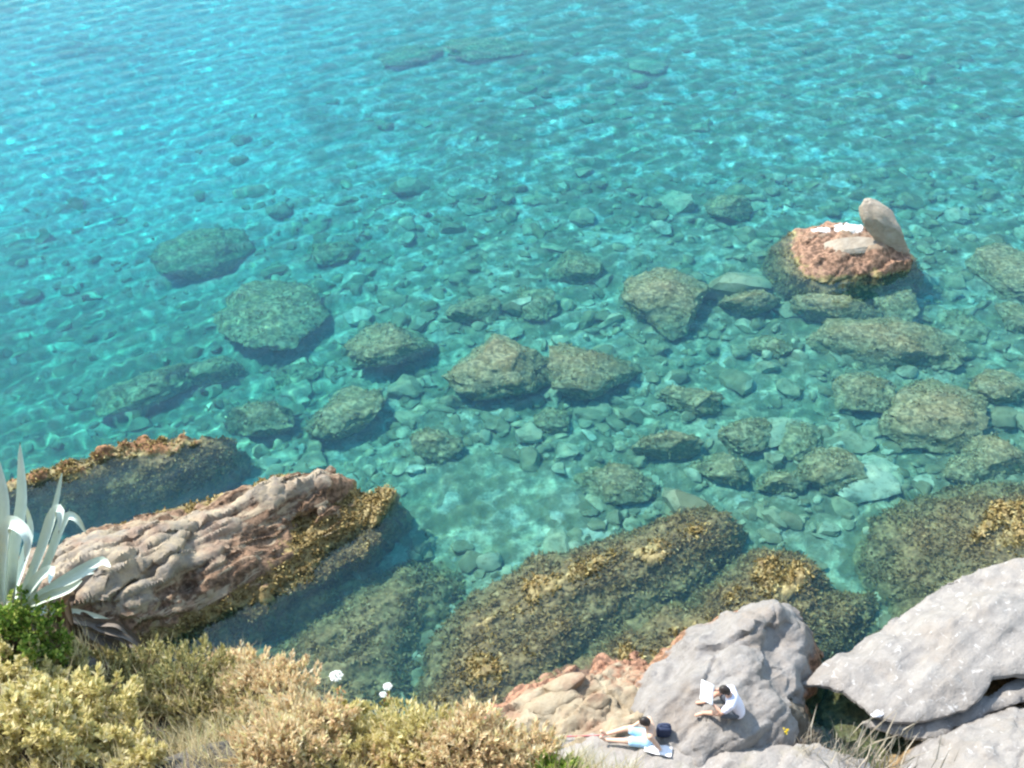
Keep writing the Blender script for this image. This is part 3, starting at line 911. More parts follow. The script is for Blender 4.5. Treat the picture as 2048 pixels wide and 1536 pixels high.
# the leaning stone and the flat stone on the sea rock
def standing_stone():
    base = np.array(W(1800, 506, 0.35)); s = ppm(base)
    v, f = stone_verts(5, 5, 7, 0.10)
    # thick rounded finger, fatter at the top, leaning left and away
    zz = (v[:, 2] + 1) / 2
    wx = np.interp(zz, [0, 0.25, 0.6, 0.85, 1], [0.98, 0.70, 0.62, 0.60, 0.45])
    x = v[:, 0] * wx * 1.02 - zz * 1.8 + 0.35
    y = v[:, 1] * wx * 0.8 + zz * 0.55
    z = zz * 2.2 - 0.4 + 0.2 * v[:, 0] * zz
    P = np.stack([x, y, z], 1) + base
    return P, f
_P, _f = standing_stone()
M_STAND = rock_mat('standing_stone_rock', (0.56, 0.47, 0.36), (0.66, 0.58, 0.47), (0.55, 0.46, 0.38), (0.48, 0.30, 0.20), -0.3, 0.35)
tag(new_mesh('standing_stone', _P, _f, M_STAND, sharp=60), 'smooth cream stone leaning up from the sea rock', 'stone')
_q = np.array(W(1703, 492, 0.55))
_v, _f = stone_verts(5, 19, 16, 0.12)
_v = _v * np.array([1.35, 0.6, 0.28]); _v[:, 2] += 0.12 * _v[:, 0] * 0.3
tag(new_mesh('flat_stone', _v + _q, _f, M_STAND, sharp=55), 'flat cream stone lying on the sea rock', 'stone')

# ------------------------------------------------------------------ stones of the bottom: singles, then the uncountable rubble
STONE_TINT = rock_mat('bottom_stone', (0.3, 0.28, 0.2), (0.4, 0.36, 0.26), (0.28, 0.2, 0.12), (0.2, 0.15, 0.08), 5.0, 9.0)
def in_pool(px, py):
    return ((px - 990) / 230) ** 2 + ((py - 1010) / 105) ** 2 < RNG.uniform(0.6, 1.3) or ((px - 1690) / 70) ** 2 + ((py - 1135) / 60) ** 2 < 1


def bottom_stone_mat():
    m, t, b = nodes('seabed_stone')
    g = N(t, 'ShaderNodeNewGeometry'); oi = N(t, 'ShaderNodeObjectInfo')
    rnd = math_n(t, 'FRACT', math_n(t, 'ADD', oi.outputs['Random'], g.outputs['Random Per Island']))
    c = ramp(t, rnd, [(0.0, (0.22, 0.195, 0.11)), (0.4, (0.30, 0.27, 0.16)), (0.75, (0.40, 0.36, 0.225)), (0.93, (0.48, 0.44, 0.30)), (1.0, (0.56, 0.53, 0.40))])
    n = noise_tex(t, g.outputs['Position'], 6, 4, 0.7)
    c = mix(t, math_n(t, 'MULTIPLY', smooth_step(t, n, 0.48, 0.62), 0.5), c, (0.16, 0.135, 0.065))
    t.links.new(c, b.inputs['Base Color'])
    b.inputs['Roughness'].default_value = 0.9
    b.inputs['Specular IOR Level'].default_value = 0.1
    return m
M_STONE = bottom_stone_mat()
PROTO = [stone_verts(3, 100 + k, 12, 0.30) for k in range(8)]
PROTO_ME = []
for k, (v, f) in enumerate(PROTO):
    o = new_mesh('stone_form', v, f, M_STONE, sharp=32)
    PROTO_ME.append(o.data)
    bpy.data.objects.remove(o)
big = [(W(b[0], b[1], -1.2), b[2] / ppm(W(b[0], b[1], -1.2)) * 0.5) for b in BOULDERS]
placed, tries = [], 0
while len(placed) < 280 and tries < 9000:
    tries += 1
    px, py = RNG.uniform(300, 2060), RNG.uniform(380, 1100) if RNG.random() < 0.85 else RNG.uniform(80, 420)
    if px < 700 and RNG.random() < 0.55 or in_pool(px, py) or (px > 1620 and py > 990): continue
    p = W(px, py, -1.6)
    r = float(np.clip(np.exp(RNG.normal(math.log(0.30), 0.42)), 0.16, 0.85)) * (1.25 if py < 400 else 1)
    if any((p[0] - q[0]) ** 2 + (p[1] - q[1]) ** 2 < (s_ * 0.8 + r) ** 2 for q, s_ in big): continue
    if any((p[0] - q[0]) ** 2 + (p[1] - q[1]) ** 2 < (s_ + r) ** 2 * 0.6 for q, s_ in placed): continue
    placed.append((p, r))
    o = link('stone', PROTO_ME[RNG.integers(8)])
    hz = min(r * RNG.uniform(0.4, 0.75), max(0.08, (-0.35 - bed_at(p[0], p[1])) / 1.4))
    o.location = (p[0], p[1], bed_at(p[0], p[1]) + hz * 0.35)
    o.scale = (r * RNG.uniform(0.8, 1.3), r * RNG.uniform(0.7, 1.05), hz)
    o.rotation_euler = (RNG.normal(0, 0.15), RNG.normal(0, 0.15), RNG.uniform(0, 6.28))
    tag(o, 'stone lying among the rubble on the seabed under the clear water', 'stone', 'stones scattered over the seabed')

SV, SF, off = [], [], 0
small = [stone_verts(2, 200 + k, 10, 0.22) for k in range(12)]
n_r = 6200
pxs, pys = RNG.uniform(-100, 2150, n_r), RNG.uniform(330, 1480, n_r)
for px, py in zip(pxs, pys):
    if px < 520 and RNG.random() < 0.6 or in_pool(px, py): continue
    p = W(px, py, -1.6)
    r = float(np.exp(RNG.normal(math.log(0.12), 0.6)))
    v, f = small[RNG.integers(12)]
    a = RNG.uniform(0, 6.28); c, s_ = math.cos(a), math.sin(a)
    v = v * np.array([r * RNG.uniform(0.7, 1.6), r * RNG.uniform(0.6, 1.1), r * RNG.uniform(0.4, 0.9)])
    v = np.stack([v[:, 0] * c - v[:, 1] * s_, v[:, 0] * s_ + v[:, 1] * c, v[:, 2]], 1)
    SV.append(v + np.array([p[0], p[1], bed_at(p[0], p[1]) + r * 0.2])); SF.append(f + off); off += len(v)
o = new_mesh('rubble', np.concatenate(SV), np.concatenate(SF), M_STONE, sharp=28)
tag(o, 'small stones and cobbles covering the seabed', 'rubble', kind='stuff')

# ------------------------------------------------------------------ the cliff top below the camera
_edge = [(-260, 1190, 13.7), (-100, 1215, 13.7), (0, 1235, 13.7), (100, 1262, 13.7), (180, 1318, 13.6), (300, 1352, 13.5), (450, 1345, 13.4), (560, 1368, 13.3), (650, 1405, 13.2), (720, 1450, 13.1),
         (800, 1475, 13.0), (900, 1480, 12.9), (980, 1488, 12.8), (1060, 1512, 12.8), (1160, 1545, 12.9), (1260, 1590, 13.2)]
_out = [tuple(W(*p)) for p in _edge] + [(1.5, 1.9, 14.3), (2.4, 0.5, 16.0), (4.5, -0.8, 16.8), (12, -3.5, 17.5), (14, -10, 19), (-14, -10, 19), (-14, 5.6, 14.2), (-8, 5.2, 14.0)]
cliff = patch('cliff', _out, [(0, 0, 18.15), (0, 1.0, 16.75), (-1.5, 1.0, 16.8), (-3, 1.0, 16.9), (0.6, 2.0, 15.0), (-1.5, 2.5, 14.75), (-3, 2.6, 14.9), (-0.3, 2.6, 14.4), (-3.4, 3.6, 14.25), (-1.8, 3.4, 14.0), (-4.5, 0, 18.2), (3, -2, 18.2), (0, -4, 18.8)],
              M_CLIFF, -3.0, 0.10, 4.5, 0.16, 0.05, 0.05, seed=83, edge_rough=0.12, round_d=0.12, round_r=0.3)
tag(cliff, kind='structure')
CLIFF = cliff.name


def ground(px, py):
    """cliff-top point seen at that place (the nearest one if the view passes the edge)"""
    h = hit(px, py, [CLIFF])
    if h is None or h.z < 11.5:
        p = W(px, py, 13.4)
        h = drop(p[0], p[1], [CLIFF]) or Vector(p)
        if h.z < 12.0: h = Vector((h.x, h.y, 13.2))
    return h


# ------------------------------------------------------------------ plants
M_STEM = plain('woody_stem', (0.20, 0.14, 0.09), 0.85, 0.2, 0.4, 30)
M_SPURGE = leafy('spurge_leaves', [(0.0, (0.38, 0.34, 0.13)), (0.35, (0.64, 0.56, 0.24)), (0.75, (0.80, 0.71, 0.38)), (1.0, (0.86, 0.76, 0.52))], 0.65, 0.42)
M_RUSSET = leafy('russet_leaves', [(0.0, (0.50, 0.34, 0.20)), (0.3, (0.74, 0.56, 0.35)), (0.65, (0.84, 0.70, 0.46)), (0.85, (0.78, 0.72, 0.38)), (1.0, (0.88, 0.80, 0.62))], 0.7, 0.42)
M_OLIVE = leafy('olive_leaves', [(0.0, (0.20, 0.19, 0.08)), (0.5, (0.42, 0.38, 0.16)), (0.85, (0.62, 0.55, 0.26)), (1.0, (0.74, 0.64, 0.40))], 0.7, 0.42)
M_GREEN = leafy('green_leaves', [(0.0, (0.07, 0.14, 0.02)), (0.5, (0.20, 0.32, 0.05)), (0.85, (0.40, 0.48, 0.10)), (1.0, (0.52, 0.52, 0.18))], 0.5, 0.3)
M_STRAW = leafy('straw_blades', [(0.0, (0.34, 0.27, 0.14)), (0.4, (0.58, 0.48, 0.29)), (0.8, (0.76, 0.66, 0.45)), (1.0, (0.52, 0.54, 0.26))], 0.7, 0.42)
M_GREYGRASS = leafy('grey_straw_blades', [(0.0, (0.24, 0.20, 0.15)), (0.5, (0.42, 0.36, 0.28)), (1.0, (0.58, 0.50, 0.40))], 0.7, 0.25)


def unit(a):
    return a / (np.linalg.norm(a, axis=-1, keepdims=True) + 1e-9)


def rods(A, B, r0, r1, sides=4):
    A, B = np.asarray(A, float), np.asarray(B, float)
    n = len(A)
    d = unit(B - A)
    u = unit(np.cross(d, np.array([0.31, 0.83, 0.2])))
    w = np.cross(d, u)
    V = []
    for P, r in ((A, r0), (B, r1)):
        for k in range(sides):
            a = 2 * math.pi * k / sides
            V.append(P + (u * math.cos(a) + w * math.sin(a)) * np.broadcast_to(np.asarray(r), (n,))[:, None])
    V = np.stack(V, 1).reshape(-1, 3)
    F = []
    base = np.arange(n) * 2 * sides
    for k in range(sides):
        k2 = (k + 1) % sides
        F.append(np.stack([base + k, base + k2, base + sides + k2, base + sides + k], 1))
    return V, np.concatenate(F)


def tufts(pos, axis, per, hl, ll, lw, open_=0.8):
    """leafy heads: `per` short leaves whorled round each axis"""
    n = len(pos)
    P = np.repeat(pos, per, 0); Ax = np.repeat(axis, per, 0)
    s = np.tile(np.linspace(0, 1, per), n) + RNG.normal(0, 0.06, n * per)
    rad = unit(np.cross(Ax, RNG.normal(size=(n * per, 3))))
    d = unit(Ax * (0.25 + 0.75 * s)[:, None] + rad * (open_ * (1.05 - 0.6 * s))[:, None] + RNG.normal(0, 0.12, (n * per, 3)))
    hh = np.repeat(RNG.uniform(0.7, 1.3, n), per)
    b = P + Ax * (s * hl * hh)[:, None]
    return blades(b, d, RNG.uniform(0.7, 1.25, n * per) * ll, RNG.uniform(0.7, 1.2, n * per) * lw, 0.15)


def bush(name, px, py, wpx, hgt, label, mat, heads=260, cat='bush', group=None, hl=0.085, ll=0.042, lw=0.020, per=18, depth=0.8, lean=(0, 0), open_=0.8, lift=0.0):
    g = ground(px, py)
    s = ppm(g)
    rx = wpx / s / 2
    root = empty(name, g + Vector((0, 0, -0.03)))
    tag(root, label, cat, group)
    th = RNG.uniform(0, 2 * math.pi, heads)
    cz = RNG.uniform(0.02, 1, heads) ** 0.8
    rr = np.sqrt(1 - cz ** 2)
    k = RNG.uniform(0.60, 1.18, heads) * (1 + 0.18 * np.sin(th * 3 + px))
    pos = np.stack([rr * np.cos(th) * rx * k + lean[0] * cz, rr * np.sin(th) * rx * depth * k + lean[1] * cz, cz * hgt * k + lift - rr * 0.06], 1)
    # keep heads above the sloping ground
    for i in range(heads):
        gd = drop(g.x + pos[i, 0], g.y + pos[i, 1], [CLIFF])
        if gd is not None and gd.z > 11:
            pos[i, 2] = max(pos[i, 2], gd.z - g.z + 0.05 + 0.05 * RNG.random())
    ax = unit(np.stack([rr * np.cos(th) * 0.55, rr * np.sin(th) * 0.45, np.full(heads, 1.0)], 1) + RNG.normal(0, 0.15, (heads, 3)))
    V, F = tufts(pos, ax, per, hl, ll, lw, open_)
    new_mesh('foliage', V, F, mat, root, smooth=False)
    st = heads // 2
    foot = np.stack([RNG.normal(0, rx * 0.22, st), RNG.normal(0, rx * 0.2, st), np.full(st, -0.12)], 1)
    mid = foot * 0.6 + pos[:st] * 0.45 + RNG.normal(0, 0.02, (st, 3))
    V1, F1 = rods(foot, mid, 0.006, 0.0045)
    V2, F2 = rods(mid, pos[:st] + ax[:st] * hl * 0.4, 0.0045, 0.003)
    o = new_mesh('stems', np.concatenate([V1, V2]), np.concatenate([F1, F2 + len(V1)]), M_STEM, root)
    tag(o, kind='stuff')
    return root


# yellow spurge mounds at the lower left, then dry heath along the brink
for a in [
    ('spurge_bush', 40, 1400, 190, 0.30, 'yellow spurge bush under the green shrub in the lower left corner', M_SPURGE, 330),
    ('spurge_bush', 150, 1455, 210, 0.32, 'largest yellow spurge bush on the slope near the left corner', M_SPURGE, 380),
    ('spurge_bush', 60, 1500, 200, 0.30, 'yellow spurge bush cut by the bottom of the view at the left', M_SPURGE, 330),
    ('spurge_bush', 215, 1520, 150, 0.24, 'yellow spurge bush at the bottom beside the dark gap', M_SPURGE, 240),
    ('spurge_bush', 290, 1545, 110, 0.16, 'small yellow spurge sprig at the bottom in the dark gap', M_SPURGE, 90),
    ('heath_bush', 250, 1375, 190, 0.22, 'feathery olive bush behind the largest spurge bush', M_OLIVE, 300),
    ('heath_bush', 380, 1395, 210, 0.26, 'olive brown bush in front of the dead agave leaves', M_OLIVE, 340),
    ('heath_bush', 470, 1375, 160, 0.22, 'russet and yellow bush on the brink under the grass stalks', M_RUSSET, 280),
    ('heath_bush', 545, 1400, 170, 0.20, 'pinkish dry bush on the brink with pale stalks', M_RUSSET, 320),
    ('heath_bush', 455, 1470, 180, 0.16, 'dark olive bush low in the gully', M_OLIVE, 230),
    ('heath_bush', 610, 1470, 170, 0.17, 'sandy dry bush below the white umbel flower', M_RUSSET, 320),
    ('heath_bush', 560, 1520, 170, 0.18, 'mixed straw bush at the bottom by the gully', M_RUSSET, 240),
    ('spurge_bush', 700, 1490, 140, 0.22, 'yellow green bush around the foot of the white flowers', M_SPURGE, 230),
    ('heath_bush', 690, 1545, 180, 0.18, 'straw yellow bush at the bottom middle', M_SPURGE, 240),
    ('heath_bush', 830, 1500, 190, 0.24, 'pale yellow bush on the brink right of the white flowers', M_SPURGE, 330),
    ('heath_bush', 800, 1560, 180, 0.16, 'straw bush cut by the bottom of the view below the white flowers', M_RUSSET, 220),
    ('heath_bush', 940, 1510, 180, 0.24, 'cream and pink dry bush near the tan ledge', M_RUSSET, 320),
    ('heath_bush', 1030, 1535, 150, 0.22, 'rosy dry bush last on the brink before the ledge', M_RUSSET, 260),
    ('heath_bush', 1112, 1562, 70, 0.10, 'bright green low plant at the bottom beside the last dry bush', M_GREEN, 80),
]:
    if a[0] == 'heath_bush':
        bush(*a[:7], int(a[7] * 0.75), hl=0.10, ll=0.052, lw=0.018, per=18, open_=0.5)
    else:
        bush(*a[:7], int(a[7] * 0.42), hl=0.09, ll=0.055, lw=0.030, per=24, open_=0.75)

# green shrub by the agave
bush('green_shrub', 55, 1300, 170, 0.42, 'bright green leafy shrub below the agave', M_GREEN, 300, 'shrub', None, 0.05, 0.042, 0.024, 14, 0.7, open_=1.1)


def grass(name, spots, n, h, mat, spread, w=0.004):
    """spots: list of points; returns blade arrays"""
    idx = RNG.integers(len(spots), size=n)
    b = np.array([tuple(spots[i]) for i in idx]) + RNG.normal(0, 1, (n, 3)) * np.array([spread, spread, 0])
    d = unit(np.stack([RNG.normal(0.05, 0.22, n), RNG.normal(0, 0.2, n), np.ones(n)], 1))
    return blades(b, d, RNG.uniform(0.5, 1.2, n) * h, np.full(n, w), 0.18)


UMB = [ground(680, 1440), ground(772, 1475), ground(764, 1478)]
spots = []
for _ in range(2600):
    x, y = RNG.uniform(-5.2, 1.6), RNG.uniform(1.2, 5.4)
    g = drop(x, y, [CLIFF])
    if g is not None and g.z > 12.6 and not any((x - q.x) ** 2 + (y - q.y - 0.05) ** 2 < 0.16 for q in UMB): spots.append(g)
V, F = grass('dry_grass', spots, 30000, 0.32, M_STRAW, 0.03, 0.0045)
tag(new_mesh('dry_grass', V, F, M_STRAW, smooth=False), 'dry straw coloured grass between the bushes on the cliff brink', 'grass', kind='stuff')


def tuft(px, py, label, n=40, h=0.35, spread=0.04, mat=None, w=0.005, names=None, group=None):
    g = (hit(px, py, names) if names else ground(px, py)) or ground(px, py)
    b = np.array(g) + RNG.normal(0, 1, (n, 3)) * np.array([spread, spread, 0])
    d = unit(np.stack([RNG.normal(0, 0.22, n), RNG.normal(0, 0.2, n), np.ones(n)], 1))
    V, F = blades(b, d, RNG.uniform(0.5, 1.1, n) * h, np.full(n, w), 0.2)
    return tag(new_mesh('grass_tuft', V, F, mat or M_STRAW, smooth=False), label, 'grass', group)


tuft(600, 1395, 'pale dry grass stalks standing on the brink left of the white umbel', 26, 0.34, 0.09)
tuft(440, 1368, 'two thin dry stalks rising against the dark water on the brink', 7, 0.36, 0.02)
tuft(400, 1362, 'green grass tuft against the outcrop on the brink', 20, 0.3, 0.03, M_GREEN)
tuft(460, 1415, 'yellow green grass tuft among the russet bushes', 30, 0.25, 0.05, M_SPURGE)
tuft(730, 1475, 'grey stalks between the two white umbels', 14, 0.28, 0.06, M_GREYGRASS)
tuft(300, 1345, 'thin flowering stalks on the brink before the outcrop', 10, 0.3, 0.08, M_GREYGRASS)

for px, py, n, sp, lab in [(1690, 1516, 60, 0.22, 'dry grey grass tuft on the terrace by the dark cleft'), (1620, 1500, 40, 0.15, 'dry grey grass tuft at the foot of the layered rock'),
                           (1760, 1532, 50, 0.16, 'dry grey grass tuft nearest the corner boulder')]:
    tuft(px, py, lab, n * 2, 0.55, sp, M_GREYGRASS, 0.012, [TERR])

# white umbels
M_PETAL = plain('white_petals', (0.82, 0.84, 0.80), 0.8, 0.2)
M_STALK = leafy('green_stalk', [(0.0, (0.14, 0.18, 0.05)), (1.0, (0.30, 0.32, 0.10))], 0.6, 0.1)
M_REDLEAF = leafy('reddish_leaves', [(0.0, (0.16, 0.20, 0.05)), (0.6, (0.34, 0.30, 0.10)), (0.85, (0.50, 0.18, 0.10)), (1.0, (0.70, 0.12, 0.12))], 0.6, 0.2)


def umbel(px, py, wpx, foot_px, label, extra=True):
    foot = ground(*foot_px)
    # the head stands straight above its foot, where the view ray comes closest
    d = Vector(ray(px, py)); c = Vector(CAM)
    t = (foot.y + 0.02 - c.y) / d.y
    head = c + d * t
    root = empty('umbel_flower', foot)
    tag(root, label, 'flower')
    loc = lambda p: np.array(p - foot)
    r = wpx / ppm(head) / 2
    hp = loc(head)
    n = 46
    a = np.arange(n) * 2.39996; q = np.sqrt((np.arange(n) + 0.5) / n)
    fl = np.stack([q * np.cos(a) * r, q * np.sin(a) * r * 0.9, (1 - q ** 2) * r * 0.28], 1) + hp
    up = unit(np.stack([q * np.cos(a) * 0.4, q * np.sin(a) * 0.4 - 0.15, np.ones(n)], 1))
    V, F = [], []
    m = 0
    for k in range(6):                              # each floret five to six flat petals
        ang = k * math.pi / 3
        u = unit(np.cross(up, np.array([0.2, 1, 0.1]))); w = np.cross(up, u)
        pr = u * math.cos(ang) + w * math.sin(ang)
        v, f = blades(fl, unit(pr + up * 0.25), np.full(n, r * 0.22), np.full(n, r * 0.2), 0.0)
        V.append(v); F.append(f + m); m += len(v)
    new_mesh('flower_head', np.concatenate(V), np.concatenate(F), M_PETAL, root, smooth=False)
    hub = hp - np.array([0, 0, r * 0.75])
    v1, f1 = rods(np.repeat(hub[None], n, 0), fl - up * 0.004, 0.0014, 0.001)
    mids = np.linspace(0, 1, 5)[:, None] * hub[None] + np.array([0.012, 0.0, 0]) * np.sin(np.linspace(0, math.pi, 5))[:, None]
    v2, f2 = rods(mids[:-1], mids[1:], 0.004, 0.0035, 6)
    new_mesh('stalk', np.concatenate([v1, v2]), np.concatenate([f1, f2 + len(v1)]), M_STALK, root)
    k = 70
    z = RNG.uniform(0.1, 0.85, k)
    b = hub[None] * z[:, None] + RNG.normal(0, 0.02, (k, 3))
    v, f = blades(b, unit(RNG.normal(0, 1, (k, 3)) + np.array([0, 0, 0.5])), RNG.uniform(0.025, 0.06, k), RNG.uniform(0.012, 0.024, k), 0.2)
    new_mesh('leaves', v, f, M_REDLEAF, root, smooth=False)
    return root


umbel(672, 1352, 26, (680, 1440), 'larger white umbel flower over the dark water')
umbel(775, 1373, 18, (772, 1475), 'smaller round white umbel flower right of the larger one')
umbel(766, 1389, 14, (764, 1478), 'tiny cream umbel flower just under the smaller white one')

# ------------------------------------------------------------------ agave
M_AGAVE, t, b = nodes('agave_leaf')
_g = N(t, 'ShaderNodeNewGeometry')
_c = mix(t, noise_tex(t, _g.outputs['Position'], 9, 4), (0.45, 0.53, 0.46), (0.60, 0.67, 0.58))
_c = mix(t, math_n(t, 'MULTIPLY', smooth_step(t, noise_tex(t, _g.outputs['Position'], 3.5, 3), 0.58, 0.7), 0.5), _c, (0.62, 0.62, 0.42))
t.links.new(_c, b.inputs['Base Color'])
b.inputs['Roughness'].default_value = 0.55
M_SPINE = plain('agave_spine', (0.10, 0.06, 0.04), 0.5)
M_DEADLEAF = plain('dead_agave_leaf', (0.20, 0.17, 0.145), 0.9, 0.1, 0.45, 14)
M_STUB = plain('dry_stub', (0.38, 0.26, 0.19), 0.9, 0.1, 0.4, 18)


def ribbon(points, width, thick, mat, name, parent, origin, up=None, seg=14, channel=0.30, prof=None):
    """thick channelled leaf along a smooth path through the given points (x, y, z)"""
    P = np.array([np.array(p) - np.array(origin) for p in points])
    tt = np.linspace(0, 1, len(P)); s = np.linspace(0, 1, seg)
    # Catmull-Rom through the points
    Q = []
    for u in s:
        k = min(int(u * (len(P) - 1)), len(P) - 2); f = u * (len(P) - 1) - k
        p0, p1, p2, p3 = P[max(k - 1, 0)], P[k], P[k + 1], P[min(k + 2, len(P) - 1)]
        Q.append(0.5 * ((2 * p1) + (-p0 + p2) * f + (2 * p0 - 5 * p1 + 4 * p2 - p3) * f * f + (-p0 + 3 * p1 - 3 * p2 + p3) * f ** 3))
    Q = np.array(Q)
    T = unit(np.gradient(Q, axis=0))
    view = unit(Q + np.array(origin) - CAM)
    side = None
    V = []
    prof = prof or ([0, 0.15, 0.45, 0.75, 0.93, 1], [0.75, 0.8, 1.0, 0.72, 0.3, 0.03])
    wv = np.interp(s, *prof) * width
    ref = np.array(up if up is not None else (0.15, -0.55, 0.8))
    for i in range(seg):
        sd = np.cross(T[i], ref); sd /= np.linalg.norm(sd) + 1e-9
        nn = np.cross(sd, T[i])
        w = wv[i]
        th = thick * (1 - 0.8 * s[i])
        ring = [(-0.5, channel), (-0.25, channel * 0.35), (0, 0), (0.25, channel * 0.35), (0.5, channel), (0.27, channel * 0.35 - th / max(w, 1e-3)), (0, -th * 1.3 / max(w, 1e-3)), (-0.27, channel * 0.35 - th / max(w, 1e-3))]
        for a_, b_ in ring: V.append(Q[i] + sd * a_ * w + nn * b_ * w)
    V = np.array(V); F = []
    for i in range(seg - 1):
        for k in range(8):
            k2 = (k + 1) % 8
            F.append([i * 8 + k, i * 8 + k2, (i + 1) * 8 + k2, (i + 1) * 8 + k])
    return new_mesh(name, V, np.array(F), mat, parent, sharp=55), Q


AG_Y = 4.05


def AP(px, py, dy=0.0):
    """a point of the agave: the place seen there on the upright plane y = AG_Y + dy"""
    d = ray(px, py)
    return CAM + d * ((AG_Y + dy) / d[1])


ag_base = AP(40, 1215)
agave = empty('agave', Vector(ag_base))
tag(agave, 'big grey green agave with long curling leaves on the cliff brink', 'plant')
LEAVES = [
    ([(22, 1200, 0), (30, 1100, 0.12), (46, 1000, 0.24), (40, 888, 0.34)], 0.105),
    ([(10, 1200, 0), (8, 1090, 0.02), (10, 1000, 0.05), (-8, 905, 0.12)], 0.11),
    ([(50, 1190, 0.05), (84, 1100, 0.2), (112, 1010, 0.3), (124, 945, 0.34)], 0.055),
    ([(45, 1195, 0), (80, 1110, 0.02), (108, 1030, 0.04), (122, 1022, -0.03), (118, 1062, -0.10)], 0.085),
    ([(60, 1195, 0.0), (98, 1120, 0.1), (130, 1040, 0.16), (152, 1036, 0.14), (172, 1066, 0.1)], 0.075),
    ([(5, 1205, -0.1), (8, 1120, -0.2), (18, 1050, -0.26), (40, 1052, -0.32), (58, 1078, -0.38), (50, 1120, -0.42)], 0.10),
    ([(50, 1210, -0.02), (110, 1175, -0.05), (170, 1140, -0.06), (205, 1122, -0.05), (222, 1135, -0.12)], 0.10),
    ([(35, 1212, -0.1), (62, 1178, -0.2), (85, 1150, -0.28), (105, 1140, -0.3), (98, 1168, -0.42)], 0.085),
    ([(55, 1212, -0.1), (100, 1192, -0.15), (140, 1178, -0.2), (165, 1160, -0.25)], 0.075),
    ([(-5, 1205, -0.05), (-40, 1120, -0.05), (-70, 1050, 0), (-90, 980, 0.05)], 0.10),
    ([(60, 1200, 0.12), (100, 1180, 0.25), (150, 1150, 0.35), (190, 1145, 0.38)], 0.08),
    ([(20, 1205, 0.1), (45, 1130, 0.3), (62, 1060, 0.45), (52, 1010, 0.5)], 0.07),
    ([(-10, 1215, -0.15), (-45, 1180, -0.3), (-80, 1150, -0.4), (-110, 1180, -0.5)], 0.1),
    ([(75, 1215, 0.05), (130, 1225, 0.1), (180, 1232, 0.12), (232, 1246, 0.1)], 0.085),
]
for pts, w in LEAVES:
    L, Q = ribbon([AP(*p) for p in pts], w * 0.86, 0.022, M_AGAVE, 'leaf', agave, ag_base)
    tipd = unit(Q[-1] - Q[-2])
    v, f = rods(np.array([Q[-1] - tipd * 0.004]), np.array([Q[-1] + tipd * 0.02]), 0.0035, 0.0006, 5)
    new_mesh('spine', v, f, M_SPINE, L)
core_v, core_f = stone_verts(3, 3, 2, 0.05)
new_mesh('core', core_v * np.array([0.12, 0.12, 0.16]) + np.array([0, 0, -0.08]), core_f, M_AGAVE, agave)

dead = empty('dead_agave', Vector(AP(150, 1300)))
tag(dead, 'withered grey agave leaves hanging in the shade under the live one', 'plant')
for k in range(13):
    x0, y0 = 140 + RNG.uniform(-15, 30), 1225 + RNG.uniform(0, 35)
    ln = RNG.uniform(90, 160)
    a = R(RNG.uniform(8, 42))
    pts = [(x0, y0, -0.05 + 0.02 * k), (x0 + ln * 0.4 * math.cos(a), y0 + ln * 0.3 * math.sin(a) + 5, -0.02 + 0.02 * k), (x0 + ln * 0.8 * math.cos(a), y0 + ln * 0.8 * math.sin(a), -0.05 + 0.02 * k), (x0 + ln * math.cos(a), y0 + ln * math.sin(a) + 18, -0.08 + 0.02 * k)]
    ribbon([AP(*p) for p in pts], RNG.uniform(0.05, 0.085), 0.01, M_DEADLEAF, 'leaf', dead, dead.location, channel=0.5)
stub = empty('agave_stub', Vector(AP(128, 1235)))
tag(stub, 'broken brown agave stub beside the green shrub', 'plant')
L, Q = ribbon([AP(112, 1250, -0.12), AP(118, 1215, -0.12), AP(130, 1188, -0.12), AP(146, 1180, -0.12)], 0.075, 0.05, M_STUB, 'stalk', stub, stub.location, channel=-0.25, prof=([0, 1], [1, 0.8]))
for k in range(5):
    p0 = (125 + RNG.uniform(-10, 15), 1200 + RNG.uniform(0, 30), -0.13)
    p1 = (p0[0] + RNG.uniform(-10, 20), p0[1] + RNG.uniform(15, 30), -0.15)
    p2 = (p1[0] + RNG.uniform(-5, 15), p1[1] + RNG.uniform(20, 35), -0.18)
    ribbon([AP(*p0), AP(*p1), AP(*p2)], 0.045, 0.008, M_STUB, 'leaf', stub, stub.location, channel=0.4)

# ------------------------------------------------------------------ people
M_SKIN_A = plain('fair_skin', (0.56, 0.33, 0.24), 0.55, 0.35, 0.08, 12)
M_SKIN_B = plain('sunlit_skin', (0.62, 0.40, 0.29), 0.55, 0.35, 0.08, 12)
M_HAIR = plain('dark_hair', (0.022, 0.016, 0.014), 0.5, 0.4, 0.3, 60)
M_SHIRT = plain('lilac_white_cotton', (0.66, 0.65, 0.76), 0.9, 0.15, 0.06, 10)
M_SHORTS = plain('dark_shorts', (0.10, 0.11, 0.13), 0.9, 0.15, 0.2, 12)
M_TRUNKS = plain('light_blue_trunks', (0.40, 0.66, 0.86), 0.85, 0.2, 0.1, 8)
M_PAPER = plain('white_paper', (0.84, 0.84, 0.83), 0.7, 0.3)
M_NAVY = plain('navy_canvas', (0.035, 0.045, 0.085), 0.85, 0.2, 0.25, 14)
M_TOWEL = plain('white_towel', (0.80, 0.78, 0.80), 0.95, 0.1, 0.05, 14)
M_EYE = plain('eye_dark', (0.03, 0.02, 0.02), 0.3)
M_LIP = plain('lips', (0.42, 0.18, 0.15), 0.5)


_SPH = None


